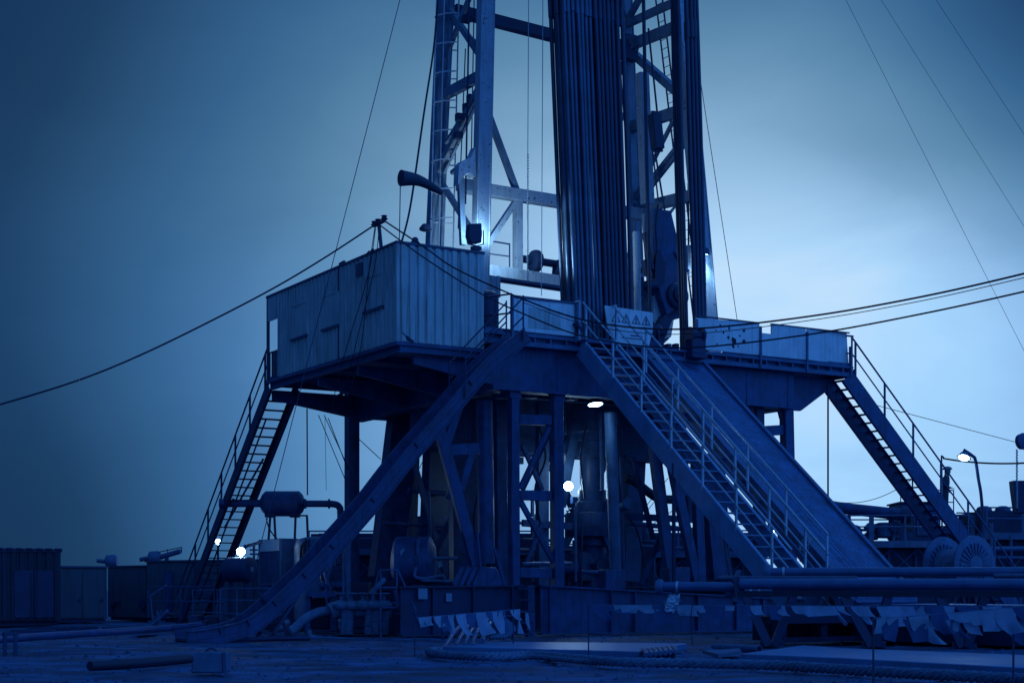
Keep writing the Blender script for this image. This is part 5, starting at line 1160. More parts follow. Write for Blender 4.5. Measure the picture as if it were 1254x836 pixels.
for x0,y0,x1,y1,Y_0,r_ in ((1030,655,1100,657,56,.07),(1036,648,1070,649,56.4,.05),(1064,640,1064,662,55.9,.05),(1094,638,1094,662,55.9,.06),(1150,652,1196,654,56,.07),(1160,640,1160,660,56.2,.05),(1172,636,1173,660,56.4,.08),(1184,642,1184,660,56,.05),(1020,646,1050,647,57,.05)): T(at(x0,y0,Y_0), at(x1,y1,Y_0), r_, 8).build('pipe', STEEL2, tp)
for x,y in ((1048,651),(1064,646),(1094,645),(1160,648),(1173,642),(1186,650)): m = MB(); p = at(x,y,55.9); m.ball(p,.13); m.lathe(p, -Y_, [(.1,.03),(.2,.03),(.21,.13),(.24,.13)], 12); m.build('valve', STEEL, tp)
for x,y0,w_,h_ in ((1163,657,.5,.5),(1180,657,.4,.7),(1192,657,.5,.4)): p = at(x,y0,56.8); p.z = 2.96; MB().box(p, w_, .5, h_, X_, Y_).build('motor_box', DARK, tp, bevel=.03)
tp2 = thing('tank_pipework', 'pipes and lamps along the front wall of the tall mud tank at the far right', 'pipework', at(1225, 675, 54.0))
for x0,y0,x1,y1,r_ in ((1200,672,1300,671,.09),(1200,682,1300,683,.06),(1214,640,1214,690,.06),(1238,655,1238,690,.05),(1203,662,1203,690,.07)): T(at(x0,y0,53.9), at(x1,y1,53.9), r_, 8).build('pipe', STEEL2, tp2)
# lamp post at the right
lp2 = thing('lamp_post', 'curved swan neck lamp post behind the right stairs, its lamp lit', 'lamp post', g0(1206, 53.5))
MB().path(smoothpts([g0(1209,53.5), at(1203,625,53.5), at(1198,585,53.5), at(1194.5,563,53.5), at(1191,558,53.5), at(1180,550.5,53.5)], 6), .055, 10).build('post', STEEL, lp2)
m = MB(); c = at(1181, 557, 53.5); d = Vector((-.35,-.45,-1)).normalized(); m.lathe(c - d*.13, d, [(0,.05),(.06,.09),(.14,.13),(.24,.17)], 16); m.build('shade', STEEL2, lp2)
MB().lathe(c + d*.085, d, [(0,.15),(.03,.13),(.05,.06)], 16).build('lens', LAMPS, lp2); point(c + d*.3, 30, spot=150, to=c+d*3, r=.1)
# cable post beside the man
hp = thing('cable_post', 'thin post with a hooked top holding a cable behind the right stairs', 'post', g0(1153, 54))
MB().path(smoothpts([Vector((at(1153.5,640,54).x,54,0)), at(1153.5,600,54), at(1153,561,54), at(1154,559,54), at(1156,560,54)], 6), .03, 8).build('post', DARK, hp)
solo(MB().path(sag(at(1155,561,54), at(1300,562,50), .16), .03, 6), 'cable', BLACK, 'black cable sagging from the hooked post to the right edge', 'cable')
# light tower at the far right edge
lt = thing('light_tower', 'tower at the far right edge with a round lamp back and hanging chain', 'light tower', g0(1262, 52))
B(g0(1263, 52), at(1263, 515, 52), .16, .16, X_).build('mast', DARK, lt)
c = at(1249, 541, 51.8); MB().lathe(c, Vector((.5,-.75,.1)), [(-.06,.12),(0,.19),(.16,.21),(.2,.1)], 18).build('lamp_head', STEEL, lt)
m = MB(); m.prism([at(1254,530,52), at(1262,530,52), at(1262,556,52), at(1256,550,52)], Y_*.2); m.build('bracket', DARK, lt)
m = MB(); m.prism([at(1241,588,52), at(1268,588,52), at(1268,628,52), at(1246,628,52), at(1242,598,52)], Y_*.5); m.build('hopper', DARK, lt, bevel=.02)
m = MB()
for i in range(36): m.ball(at(1245+(i%2)*.5, 551+i*2, 51.7), .028, n=5, m=4)
m.build('chain', GALV, lt)

bs = thing('ramp_foot_frame', 'low dark frame under the feet of the ramp and front stairs', 'frame', R(8, -8.4, 0))
m = MB(); m.rb(5.2, 10.2, -8.7, -8.2, .45, .78); m.rb(5.2, 10.2, -8.7, -8.2, .03, .14); m.build('beam', DARK, bs)
for u in (5.3, 6.5, 8.8, 10.05): m = MB(); m.rb(u-.1, u+.1, -8.6, -8.3, .14, .45); m.build('post', DARK, bs)
m = MB(); m.rb(5.4, 10.1, -8.0, -7.4, .05, .6); m.build('tank', BLACK, bs)
# cable reels
def reel(label, px, py, Y, r, L_):
    c = at(px, py, Y); r_ = thing('cable_reel', label, 'cable reel', Vector((c.x, c.y, 0)))
    for k, o in enumerate((0, L_)):
        cc = c + VH*o
        MB().lathe(cc - VH*.03, VH, [(0,r*.97),(.01,r),(.05,r),(.06,r*.97)], 40).build('flange', STEEL2, r_)
        rb2 = MB()
        for i in range(24):
            t = 2*PI*i/24; e = UH*math.cos(t) + ZH*math.sin(t); sgn = -1 if k == 0 else -1
            rb2.bar(cc - VH*.05 + e*r*.3, cc - VH*.05 + e*r*.97, .03, .04, e.cross(VH), .07)
        rb2.lathe(cc - VH*.09, VH, [(0,r*.26),(.02,r*.3),(.05,r*.3)], 20)
        rb2.build('rib', STEEL2, r_)
    MB().lathe(c, VH, [(0.02,r*.55),(L_-.05,r*.55)], 30).build('drum', WRAP, r_)
    m = MB()
    for i in range(22):
        t = 2*PI*i/22; e = UH*math.cos(t) + ZH*math.sin(t); m.bar(c + VH*(L_-.06) + e*r*.70, c + VH*(L_-.06) + e*r*.80, .05, .02, e.cross(VH))
    m.build('flange_hole', DARK, r_)
    for o in (.35, L_-.35):
        m = MB(); 
        for s_ in (-1, 1): m.bar(c + VH*(o)+UH*(s_*.7) - ZH*(c.z-.02), c + VH*o + UH*(s_*.15) - ZH*.2, .1, .1)
        build_each(m, 'stand', DARK, r_)
reel('cable reel with ribbed flanges and a pale bare drum behind the pipe rack', 1193, 691, 43.5, .62, 1.15)

# catwalk and pipe racks
cw_ = thing('catwalk', 'low dark catwalk running to the right from the foot of the ramp', 'catwalk', R(8.8, -14, 0))
m = MB(); m.rb(7.5, 10.0, -22, -8.72, .782, .88); m.build('deck', MATP, cw_)
for u in (7.5, 9.9):
    m = MB(); m.rb(u, u+.1, -22, -8.72, .5, .78); m.rb(u, u+.1, -22, -8.72, .05, .3); m.rb(u+.03, u+.05, -22, -8.72, .3, .5); m.build('side_beam', DARK, cw_)
    m = MB()
    for i in range(13): m.bar(R(u+.05, -8.5-i*1.05, .1), R(u+.05, -9.0-i*1.05, .75), .09, .12); m.bar(R(u+.05, -9.5-i*1.05, .1), R(u+.05, -9.0-i*1.05, .75), .09, .12)
    m.build('bracing', DARK, cw_)
pr_ = thing('pipe_rack', 'dark trestle rack on V shaped legs carrying pipes at the right front', 'rack', at(1060, 790, 32.5))
def rk(px, py, k=0): Y = 33.2 - (px-900)/400*1.6 + k; return at(px, py, Y)
B(rk(900, 726.5, .1), rk(1330, 727.5, .1), .3, .12, Y_).build('top_beam', BLACK, pr_)  # blackened to imitate the shadow under the front pipe
B(rk(905, 722, 1.0), rk(1330, 721, 1.0), .14, .2, Y_).build('top_beam', DARK, pr_)
def gz(p, z=0.02): return Vector((p.x, p.y, z))
for a, b in ((913,941),(972,949),(1033,1067),(1088,1072),(1150,1178),(1206,1184),(1262,1290),(1318,1296)):
    for k in (0, 1.0):
        MB().bar(rk(a, 730 if k == 0 else 726, k), gz(rk(b, 790, k)), .17, .1, X_).build('leg', DARK, pr_)
m = MB()
for b in (945, 1070, 1181, 1293): m.bar(gz(rk(b,790), .05), gz(rk(b,790,1.0), .05), .5, .1, X_)
build_each(m, 'foot', DARK, pr_)
m = MB(); m.bar(rk(903, 733), rk(901, 706), .1, .1, X_); m.bar(rk(899,712,.3), rk(905,700,1.0), .1, .1, X_); build_each(m, 'end_stop', DARK, pr_)
m = MB(); m.bar(at(1004, 729, 33.3), at(1036, 764, 31.6), .06, .06); m.build('loose_bar', STEEL2, pr_)
def rpipe(lab, x0, y0, x1, y1, r, k=0, m_=TUBE, rings=(), hollow=True, cap=None):
    p, q = rk(x0, y0, k), rk(x1, y1, k); r_ = thing('rack_pipe', lab, 'pipe', p, 'pipes on the right rack')
    (MB().hollow(p, q, r, r*.8, 20) if hollow else MB().tube(p, q, r, 20)).build('tube', m_, r_)
    d = (q-p).normalized()
    for x in rings:
        c = p + d*((x-x0)/FO*p.y); MB().tube(c, c + d*.05, r*1.12, 20).build('ring', GALV, r_)
    if cap: MB().lathe(p - d*.02, d, [(0,r*.8),(.03,r*1.08),(cap,r*1.12),(cap+.02,r)], 20).build('end_cap', STEEL2, r_)
    return r_
rpipe('thick dark casing pipe along the front of the right rack', 906, 714.5, 1330, 715, .115, 0)
rpipe('dark pipe with pale cap and ring reaching farthest left off the rack', 804, 717.5, 912, 718, .10, .35, rings=(828,), cap=.14)
rpipe('thick pipe with pale cap and ring lying highest at the back of the rack', 936, 700.5, 1330, 699.5, .105, 1.0, rings=(958,), cap=.14)
rpipe('thin pale pipe between the two thick pipes on the rack', 880, 707.8, 1050, 708, .058, .7, m_=PIPE)
rpipe('thin pale pipe at the right edge between the thick pipes', 1217, 705, 1330, 705, .055, .6, m_=PIPE)
rpipe('short open ended pipe stub with dark bands under the rack pipes', 888, 725.5, 946, 725.5, .085, .5, rings=(918, 928), m_=STEEL2)
solo(T(at(886.5, 652, 37), Vector((at(900, 706, 36).x, 36, .9)), .06, 10), 'leaning_bar', PIPE, 'worn pale bar leaning against the foot of the front stairs', 'bar')

# ================================================================== FOREGROUND GROUND ITEMS
def mat_plate(label, pts, z=.13):
    t = [on_w(x, y, z) for x, y in pts]; return solo(MB().prism([Vector((p.x,p.y,0.0)) for p in t], ZH*z), 'ground_plate', MATP, label, 'plate', bevel=.012)
mat_plate('broad steel plate on the ground before the rig base', [(541,791),(782,797),(841,787),(588,785)])
mat_plate('long pale steel plate on the ground at the right front', [(906,800),(1034,805),(1280,818),(1300,803),(1034,793),(984,789.5)])
rp = [(541,795),(526,797),(534,800),(560,802),(600,803.5),(650,801.5),(700,805.5),(760,810),(850,811.5),(950,814),(1000,817),(1100,823),(1254,831),(1320,835)]
def ropeof(pts, r, lab, strands=3, z=.06, pitch=.35):
    P = smoothpts([on_w(x, y, z) for x, y in pts], 14); m = MB(); acc = [0]
    for a, b in zip(P[:-1], P[1:]): acc.append(acc[-1]+(b-a).length)
    for k in range(strands):
        Q = []; n = int(acc[-1]/.06); j = 0
        for i in range(n+1):
            s_ = acc[-1]*i/n
            while j < len(acc)-2 and acc[j+1] < s_: j += 1
            t = (s_-acc[j])/max(1e-6, acc[j+1]-acc[j]); c = P[j].lerp(P[j+1], t); d = (P[j+1]-P[j]).normalized(); a = d.cross(ZH).normalized()
            ph = 2*PI*(s_/pitch + k/strands); wob = .02*mnoise.noise((s_*.8, k, r*10))
            Q.append(c + a*(r*.55*math.cos(ph)+wob) + ZH*(r*.55*math.sin(ph)))
        m.path(Q, r*.62, 6)
    return solo(m, 'rope', ROPE, lab, 'rope')
ropeof(rp, .075, 'thick twisted rope snaking along the ground in front of the plates')
ropeof([(600,805),(650,803.5),(700,808),(780,811.5),(835,812)], .045, 'thinner rope lying alongside the thick twisted rope', z=.04)
hb = [ [(588,757),(570,762),(556,774),(546,790),(538,797)], [(592,757),(577,763),(566,776),(558,791)], [(596,757),(583,764),(574,778),(569,790)], [(599,757),(588,766),(581,780),(578,790)], [(603,758),(596,770),(590,784)] ]
for i, pts in enumerate(hb):
    P = [at(x, y, 37.0-8*max(0,(y-757))/40 - .12*i) for x, y in pts]; P[-1].z = max(.06, P[-1].z)
    solo(MB().path(smoothpts(P, 8), .05, 8), 'hose', STEEL2, 'pale hose draped from the stand down to the steel plate', 'hose', 'hoses draped to the plate')
m = MB()
for i in range(5): m.path(smoothpts([at(600+i*3,756,37.2), at(612+i*3,758+i,37.1), at(618+i*3,766+i,37.0), at(612+i*3,776,36.9), at(600+i*4,781,36.8)]), .045, 8)
solo(m, 'hose_coil', STEEL2, 'coil of pale hose hanging at the corner of the rig base', 'hose')
sd_ = thing('hose_stand', 'low bar stand holding the draped hoses before the rig base', 'stand', on_w(590, 782))
T(at(540,758,37.2), at(632,754,37.2), .035, 8).build('bar', DARK, sd_)
for x in (542, 601, 628): p = at(x, 757, 37.2); T(Vector((p.x,p.y,0)), p, .035, 8).build('leg', DARK, sd_)
for i in range(7):
    x = 787+i*6; P = [on_w(x, 806-i*.6, .03), on_w(x+4, 801-i*.6, .12), on_w(x+3, 797-i*.6, .14), on_w(x-5, 795-i*.6, .05)]
    solo(MB().path(smoothpts(P, 6), .04, 8), 'hose', STEEL2, 'short arched hose end lying between the steel plates', 'hose', 'hose ends between the plates')
pp = thing('ground_pipe', 'short open pipe lying on the ground between the plates', 'pipe', on_w(900, 796)); p, q = on_w(874, 792, .1), on_w(930, 794.5, .1); MB().hollow(p, q, .075, .06).build('tube', STEEL2, pp)
solo(MB().prism([on_w(862,800,.05), on_w(905,797,.05), on_w(908,800,.05), on_w(880,805,.05)], ZH*.06), 'timber_offcut', CONC, 'flat offcut lying beside the short pipe', 'offcut')
for i, (x, y, r) in enumerate(((868,797,.09),(876,798,.08),(884,799,.06))): 
    solo(MB().ball(on_w(x,y,.05), r, 1.3, 1, .7, 8, 6), 'stone', CONC, 'pale stone beside the short pipe on the ground', 'stone', 'stones by the short pipe')
# concrete block, log and long pipe at the left
cb = thing('concrete_block', 'squat tapered concrete block with lifting eye standing on the ground at lower left', 'block', on_w(258, 823))
p0 = on_w(233, 823.5); Yb = p0.y; u_ = X_; bw = 42/FO*Yb; hb_ = .30
a0, a1 = p0, p0 + X_*bw; b1 = at(284, 821, Yb+.35); b1.z = 0; b0 = p0 + (b1-a1)
def up(p, dx, dy): return Vector((p.x+dx, p.y+dy, hb_))
MB().hexa([a0, a1, b1, b0, up(a0,.05,.04), up(a1,-.01,.04), up(b1,-.01,-.04), up(b0,.05,-.04)]).build('body', CONC, cb, bevel=.02)
c = a0.lerp(b1, .5) + ZH*(hb_-.02); MB().path([c + X_*(.08*math.cos(t)) + ZH*(.07*math.sin(t)) for t in [PI*i/8 for i in range(9)]], .014, 6).build('lifting_eye', DARK, cb)
m = MB(); m.bar(a1 + Vector((-.005,-.005,.0)), up(a1,-.015,.03), .05, .03); m.build('edge_angle', DARK, cb)
solo(MB().path([on_w(110,815,.07), on_w(150,813,.07), on_w(200,809,.07), on_w(233,806,.07)], .08, 12, rf=lambda t: .075+.012*math.sin(t*40)+.01*math.sin(t*93)), 'log', BLACK, 'dark log lying on the ground left of the concrete block', 'log')
solo(MB().path(smoothpts([on_w(-60,788,.28), on_w(0,782,.28), on_w(110,775,.28), on_w(200,769,.3), on_w(245,765,.34)]), .08, 12), 'pipeline', STEELB, 'long pale pipe running along the ground from the left edge to the chute', 'pipe')
sh = thing('sawhorse', 'small dark trestle under the long pipe near the left edge', 'trestle', on_w(12, 803))
for x in (6, 19):
    p = on_w(x, 803); B(p, Vector((p.x, p.y, .4)), .06, .06).build('leg', DARK, sh)
p, q = on_w(4, 803), on_w(21, 802); B(Vector((p.x,p.y,.4)), Vector((q.x,q.y,.4)), .07, .07).build('top_bar', DARK, sh)
m = MB()
for x, y, lab in ((60,772,'dark timber lying on the ground before the dark container'),(95,771,'dark timber lying on the ground before the end-on pale cabin'),(150,772,'dark timber lying on the ground before the shaded cabin'),(40,776,'dark timber lying nearest the long pipe at the left')): solo(MB().box(on_w(x,y), 1.2, .15, .12, X_, Y_), 'timber', DARK, lab, 'timber', bevel=.01)
solo(MB().prism([on_w(168,778,.02), on_w(195,776.5,.02), on_w(195,774,.02), on_w(168,775,.02)], ZH*.1), 'slab', CONC, 'pale slab on the ground below the long pipe', 'slab')

# ================================================================== PENNANT FENCES
def pennant(parent, p, d, wd, ln, blow, m_, seed):
    """sheet of cloth sewn along its top edge to the line at p, direction d, streaming sideways by blow."""
    rnd = random.Random(seed); nx, ny = 8, 12; vs = []
    n = d.cross(ZH).normalized(); ph = rnd.uniform(0,6); tip = rnd.uniform(.6,1.0); amp = rnd.uniform(.025,.06); sk = rnd.uniform(-.1,.15); hem = rnd.uniform(-.12,.12)
    for side_ in (-1, 1):
        for j in range(ny+1):
            t = j/ny; half = (1-t)*wd + t*wd*tip
            for i in range(nx+1):
                s_ = i/nx-.5
                c = p + d*(wd*.5) + d*((s_)*half + (blow*t*t + sk*t)*ln + .05*ln*math.sin(4*t+ph)) - ZH*(ln*t*(1-.25*blow*t + hem*s_)) + n*(amp*ln*math.sin(4*t+ph+s_*4)*(.3+t*2) + side_*.003)
                vs.append(c)
    k = (nx+1)*(ny+1); fs = []
    for j in range(ny):
        for i in range(nx):
            a = j*(nx+1)+i; fs.append((a, a+1, a+nx+2, a+nx+1)); fs.append((k+a, k+a+nx+1, k+a+nx+2, k+a+1))
    edge = [i for i in range(nx+1)] + [j*(nx+1)+nx for j in range(1,ny+1)] + [ny*(nx+1)+i for i in range(nx-1,-1,-1)] + [j*(nx+1) for j in range(ny-1,0,-1)]
    for a, b in zip(edge, edge[1:]+edge[:1]): fs.append((a, k+a, k+b, b))
    return MB().add(vs, fs).build('pennant', m_, parent)
def bunting(label, ends, flags, r=.006):
    P = [Vector(p) for p in ends]; root = thing('pennant_line', label, 'bunting', P[0])
    MB().path(P, r, 5).build('line', ROPE, root)
    for i, (px, wd, ln, blow, c) in enumerate(flags):
        best = None
        for a, b in zip(P[:-1], P[1:]):
            xa, xb = HX+a.x/a.y*FO, HX+b.x/b.y*FO
            if xa <= px <= xb:
                lo, hi = 0., 1.
                for _ in range(30):
                    mid_ = (lo+hi)/2; c_ = a.lerp(b, mid_)
                    if HX+c_.x/c_.y*FO < px: lo = mid_
                    else: hi = mid_
                best = (a.lerp(b, lo), (b-a).normalized())
        if best: pennant(root, best[0], best[1], wd, ln, blow, FLAGL if c else FLAGD, i*7+len(flags))
    return root
def fpost(label, x, y0, Y): 
    p = at(x, y0, Y); return solo(T(Vector((p.x, p.y, -.02)), p, .013, 6), 'fence_post', DARK, label, 'post')
fpost('thin rod post at the left end of the long pennant line', 720.7, 739, 26.5); fpost('thin rod post nearest the middle of the right foreground', 1069.5, 756, 18.8)
fpost('thin rod post at the right edge of the foreground', 1241, 759, 18.6); fpost('thin rod post left of the hose bundle', 508, 756, 28.5); fpost('thin rod post in front of the rig base corner', 628.6, 746, 31.0); fpost('thin rod post beyond the right edge', 1340, 741, 24.5)
rf = random.Random(5)
def flags(x0, x1, step, wd, ln):
    o = []; x = x0
    while x < x1:
        o.append((x, wd*rf.uniform(.6,1.4), ln*rf.uniform(.45,1.35), rf.uniform(.1,.7), rf.random() < .55)); x += step*rf.uniform(.55,1.5)
    return o
bunting('long straight line of wind blown pennants across the right front', [at(720.7,740,26.5), at(1000,741.3,25.6), at(1340,742,24.5)], flags(724,845,11,.26,.27) + flags(848,1050,15,.22,.20) + flags(1052,1330,15,.24,.27))
bunting('slack line of large pennants left of the rig base corner', [at(508,756,28.5), at(570,751,29.8), at(628.6,746,31.0), at(655,752,33)], flags(512,654,10,.3,.38))
bunting('near line of large fluttering pennants rising to the right edge', [at(1069.5,756,18.8), at(1105,755,18.8), at(1254,742,18.5), at(1340,735,18.3)], [(1072,.12,.18,-.3,1)] + flags(1084,1330,19,.2,.28))
bunting('near line of drooping pennants ending at the right edge post', [at(1069.5,757,18.8), at(1105,757.5,18.8), at(1241,760,18.6), at(1340,761,18.4)], flags(1076,1330,20,.2,.26))
pw = thing('rag', 'bunched white rag tied on the long pennant line', 'rag', at(823,742,26.2))
def crumple(c, w_, h_, seed, d=X_):
    o = MB(); nx, ny = 8, 8; vs = []; n = d.cross(ZH)
    for sd_ in (-1, 1):
        for j in range(ny+1):
            for i in range(nx+1):
                a_, b_ = i/nx-.5, j/ny; q = (a_*5, b_*4, seed)
                vs.append(c + d*(a_*w_*(1-.35*b_) + .05*mnoise.noise(q)) - ZH*(b_*h_ + .03*mnoise.noise((a_*7, b_*7, seed+3))) + n*(.09*mnoise.noise((a_*6, b_*5, seed+7)) + sd_*.003))
    k = (nx+1)*(ny+1); fs = []
    for j in range(ny):
        for i in range(nx): q = j*(nx+1)+i; fs += [(q, q+1, q+nx+2, q+nx+1), (k+q, k+q+nx+1, k+q+nx+2, k+q+1)]
    ed_ = list(range(nx+1)) + [j*(nx+1)+nx for j in range(1,ny+1)] + [ny*(nx+1)+i for i in range(nx-1,-1,-1)] + [j*(nx+1) for j in range(ny-1,0,-1)]
    for x, y in zip(ed_, ed_[1:]+ed_[:1]): fs.append((x, k+x, k+y, y))
    return o.add(vs, fs)
RAGM = mat('white_rag_cloth', (.40,.52,.64), .85, var=.15, scale=6)
crumple(at(825,727.5,26.2), .24, .26, 1).build('cloth', RAGM, pw)
crumple(at(821,735,26.15), .22, .20, 9).build('cloth', RAGM, pw)
solo(MB().path(smoothpts([at(838,738,26.0), at(844,733,26.0), at(848,738,26.0), at(846,758,26.1), at(848,790,26.4)]), .008, 5), 'wire_hook', DARK, 'thin bent wire standing by the white rag', 'wire')

# ================================================================== CABLES AND GUYS
def cable(label, pts, r=.013, m_=BLACK, cat='cable', name='cable', n=10): return solo(MB().path(smoothpts(pts, n), r, 6), name, m_, label, cat)
def cpts(lst, Y0, Y1):
    x0, x1 = lst[0][0], lst[-1][0]; return [at(x, y, Y0 + (Y1-Y0)*(x-x0)/(x1-x0)) for x, y in lst]
cable('black cable dipping from the cabin pole leftward out of the picture', cpts([(458,276),(400,314),(340,350),(270,387),(180,431),(100,464),(0,495),(-80,515)], 39.9, 34), .022)
cable('upper black cable sagging from the cabin pole to the right edge', cpts([(470,270),(520,303),(560,330),(640,366),(712,391),(790,402),(870,401),(1000,386),(1130,363),(1254,335),(1340,312)], 39.0, 29), .020)
cable('lower black cable sagging from the cabin pole to the right edge', cpts([(463,274),(520,316),(590,360),(650,388),(712,411),(790,424),(870,424),(1000,408),(1130,384),(1254,357),(1340,336)], 38.8, 29), .018)
cable('thin cable just under the upper black cable at the right', cpts([(640,370),(712,396),(790,408),(870,407),(1000,391),(1130,368),(1254,340),(1340,318)], 37.2, 29), .009)
for i, (a, b, c, lab) in enumerate((((459,279),(452,330),(443,418),'thin wire dropping straight down the cabin side from its pole'), ((460,279),(450,340),(420,440),'thin wire slanting down the cabin side to its left'), ((464,282),(458,330),(436,420),'thin wire bowing down the cabin side'))):
    cable(lab, [on_u(*a, -.15), on_u(*b, -.12), on_u(*c, -.1), on_u(c[0]-14, c[1]+60, -.1)], .011, cat='wire', name='wire')
def guy(lab, a, b, r=.012): solo(T(a, b, r, 6), 'guy_wire', DARK, lab, 'guy wire')
guy('pale guy wire running down past the cabin to the ground at left', at(700,-821,46), at(296,712,38)-ZH*.9, .011)
guy('guy wire slanting down behind the right wind wall', at(838,-30,48), at(904,400,56), .013)
guy('long guy wire crossing the upper right sky, left of two others', at(1018,-35,52), at(1290,500,50), .0065)
guy('faint guy wire in the middle of the upper right sky', at(1060,-30,60), at(1300,350,60), .0065)
guy('guy wire cutting the upper right corner of the sky', at(1120,-40,56), at(1300,235,56), .0065)
solo(MB().path(smoothpts([on_v(536,0,5.0), on_v(531,60,4.6), on_v(519,140,3.6), on_v(503,250,1.8), on_v(492,296,.7)], 8), .03, 6), 'hose', BLACK, 'black hose curving down beside the left mast leg to the cabin roof', 'hose')
for x0,y0,x1,y1,Y,r,lab in ((376,500,376.5,606,47,.022,'dark rope hanging straight from the cabin floor'), (1014,470,1014,612,47,.028,'thick dark rope hanging from the right end of the floor'), (398,512,399.5,600,50,.008,'thin line hanging under the cabin')):
    solo(T(at(x0,y0,Y), at(x1,y1,Y), r, 6), 'hanging_rope', BLACK, lab, 'rope')
for a, b, lab in (((390,508),(424,590),'slanting thin wire under the cabin, left of the post'), ((402,512),(426,575),'slanting wire close to the post under the cabin'), ((438,536),(466,562),'short slanting wire right of the post under the cabin'), ((397,508),(430,580),'thin slanting wire between two others under the cabin')):
    solo(T(at(*a,46.5), at(*b,47.5), .013, 6), 'wire', BLACK, lab, 'wire')
for a, b, Y, lab in (((775,640),(818,585),58,'thin wire rising through the gap under the floor'), ((780,655),(860,600),58,'second thin wire rising through the gap under the floor'), ((770,655),(812,600),59,'faint wire behind the leaning right columns'), ((488,625),(520,560),52,'wire crossing the bright gap left of the columns')):
    solo(T(at(*a,Y), at(*b,Y), .014, 6), 'wire', BLACK, lab, 'wire')
solo(T(at(779.5,520,56), at(780.5,690,56), .02, 6), 'hanging_rope', BLACK, 'dark rope hanging in the gap behind the right columns', 'rope')
solo(MB().path(sag(at(1008,610,57), at(1125,580,55), .5), .012, 6), 'wire', BLACK, 'thin wire sagging from the ramp edge to the right stairs', 'wire')
solo(T(at(1005,478,50), at(1300,556,60), .012, 6), 'wire', BLACK, 'thin wire running from the floor end far to the right', 'wire')
solo(T(at(825, 470, 39.6), at(827,712,39.2), .018, 6), 'hanging_rope', STEEL, 'rope hanging straight down in front of the front stairs', 'rope')

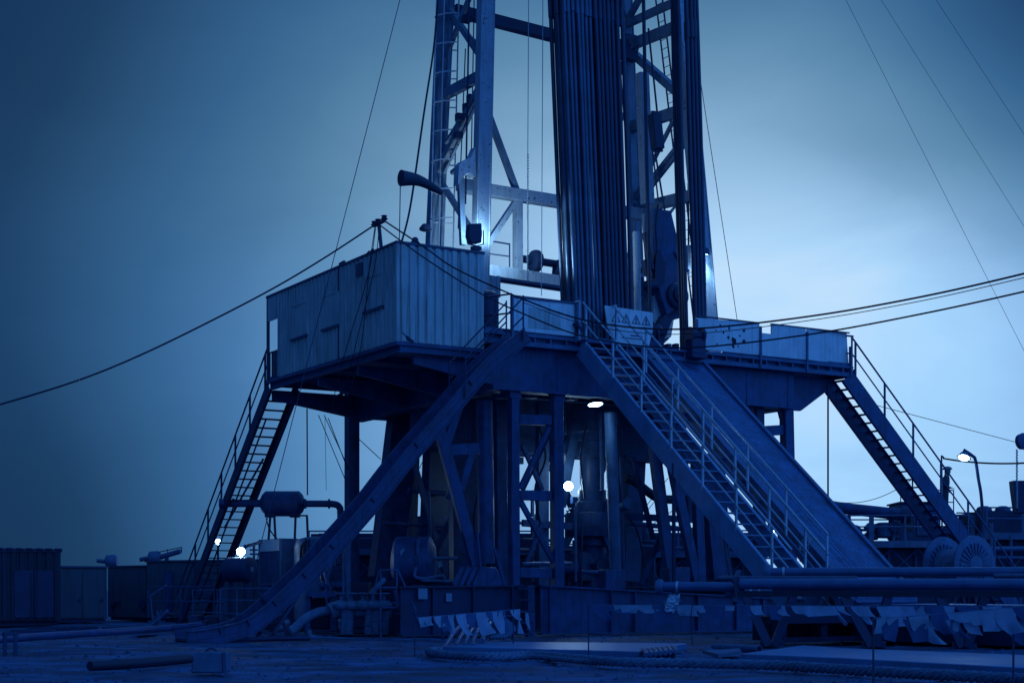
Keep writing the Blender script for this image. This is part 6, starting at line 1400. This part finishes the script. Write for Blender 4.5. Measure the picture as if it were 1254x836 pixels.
# ================================================================== PERSON ON THE RIGHT STAIRS
def person():
    base = at(1157, 630, 57.0)
    f = (X_*.9 - Y_*.43).normalized(); l = ZH.cross(f)
    H = {}
    def P(fw, lt, z): return base + f*fw + l*lt + ZH*z
    verts, edges, rad = [], [], []
    def add(p, r, par=None):
        verts.append(p); rad.append(r); i = len(verts)-1
        if par is not None: edges.append((par, i))
        return i
    pel = add(P(0,0,.86), .18); wst = add(P(.02,0,1.02), .175, pel); ch = add(P(.04,0,1.24), .20, wst); nk0 = add(P(.05,0,1.39), .13, ch); nk = add(P(.07,0,1.45), .075, nk0); hd0 = add(P(.09,0,1.53), .105, nk); hd = add(P(.10,0,1.62), .125, hd0); hd2 = add(P(.10,0,1.71), .10, hd)
    nose = add(P(.20,0,1.575), .018, hd0)
    for s_ in (1, -1):
        hip = add(P(.0,.1*s_,.82), .13, pel)
        kn = add(P(.03,.11*s_,.46), .095, hip); an = add(P(.0,.12*s_,.08), .07, kn); to = add(P(.17,.14*s_,.035), .04, an)
        sh_ = add(P(.04,.20*s_,1.34), .095, ch)
        if s_ == 1: el = add(P(-.02,.27,1.07), .07, sh_); wr = add(P(.14,.26,.86), .045, el); hh = P(.2,.26,.80)
        else: el = add(P(-.02,-.27,1.08), .07, sh_); wr = add(P(.2,-.2,.98), .045, el); hh = P(.26,-.18,.97)
        pa = add(hh, .032, wr); dr = (hh - verts[wr]).normalized(); sd = dr.cross(ZH).normalized()
        for k, ln in enumerate((.075,.085,.08,.065)):
            a = add(hh + dr*.045 + sd*((k-1.5)*.021), .0095, pa); b = add(hh + dr*(.045+ln*.55) + sd*((k-1.5)*.022) - ZH*.012, .0085, a); add(hh + dr*(.045+ln*.9) + sd*((k-1.5)*.022) - ZH*.035, .0075, b)
        a = add(hh + sd*(.042*s_) + dr*.0, .011, pa); add(hh + sd*(.06*s_) + dr*.04, .009, a)
    me = bpy.data.meshes.new('person'); me.from_pydata([tuple(p-base) for p in verts], edges, []); 
    o = bpy.data.objects.new('person', me); C.objects.link(o); o.location = base
    sk = o.modifiers.new('skin', 'SKIN'); ss_ = o.modifiers.new('sub', 'SUBSURF'); ss_.levels = 1; ss_.render_levels = 1
    for i, d in enumerate(me.skin_vertices[0].data): d.radius = (rad[i], rad[i]); d.use_root = (i == 0)
    dg = bpy.context.evaluated_depsgraph_get(); dg.update(); nm = bpy.data.meshes.new_from_object(o.evaluated_get(dg)); o.modifiers.clear(); o.data = nm; nm.name = 'person'
    nm.materials.clear(); nm.materials.append(CLOTH); nm.materials.append(SKIN)
    for p in nm.polygons: p.material_index = 1 if p.center.z > 1.42 else 0; p.use_smooth = True
    tag(o, 'person in dark work clothes and hard hat standing on a platform behind the right stairs', 'person')
    c = P(.09,0,1.655)
    m = MB(); m.lathe(c, ZH, [(0,.13),(.012,.13),(.014,.12),(.05,.115),(.09,.095),(.115,.05),(.12,.005)], 18); m.build('hard_hat', HELM, o)
    m = MB()
    for s_ in (-1, 1): m.ball(P(.178,.033*s_,1.60), .014, n=8, m=6)
    build_each(m, 'eye', BLACK, o)
    m = MB(); m.bar(P(.172,-.028,1.535), P(.172,.028,1.535), .012, .01); m.build('mouth', HELM, o)
    m = MB()
    for s_ in (-1, 1): m.ball(P(.09,.095*s_,1.585), .03, .7, .5, 1.1, 8, 6)
    build_each(m, 'ear', SKIN, o)
person()
pf = thing('work_platform', 'small raised platform carrying the worker behind the right stairs', 'platform', at(1157, 664, 57))
c = at(1157, 630.3, 57); m = MB(); m.box(c - ZH*.06, 1.0, 1.2, .06, X_, Y_); m.build('deck', STEEL, pf)
for dx in (-.45, .45):
    for dy in (-.5, .5): p = c + X_*dx + Y_*dy; B(Vector((p.x, p.y, 2.94)), p - ZH*.06, .07, .07).build('leg', STEEL, pf)
m = MB()
for z in (.5, .95): m.tube(c + X_*-.48 + Y_*.55 + ZH*z, c + X_*.48 + Y_*.55 + ZH*z, .022, 6)
m.tube(c + X_*.48 + Y_*.55, c + X_*.48 + Y_*.55 + ZH*.95, .022, 6); m.tube(c + X_*-.48 + Y_*.55, c + X_*-.48 + Y_*.55 + ZH*.95, .022, 6)
build_each(m, 'handrail', STEEL, pf)
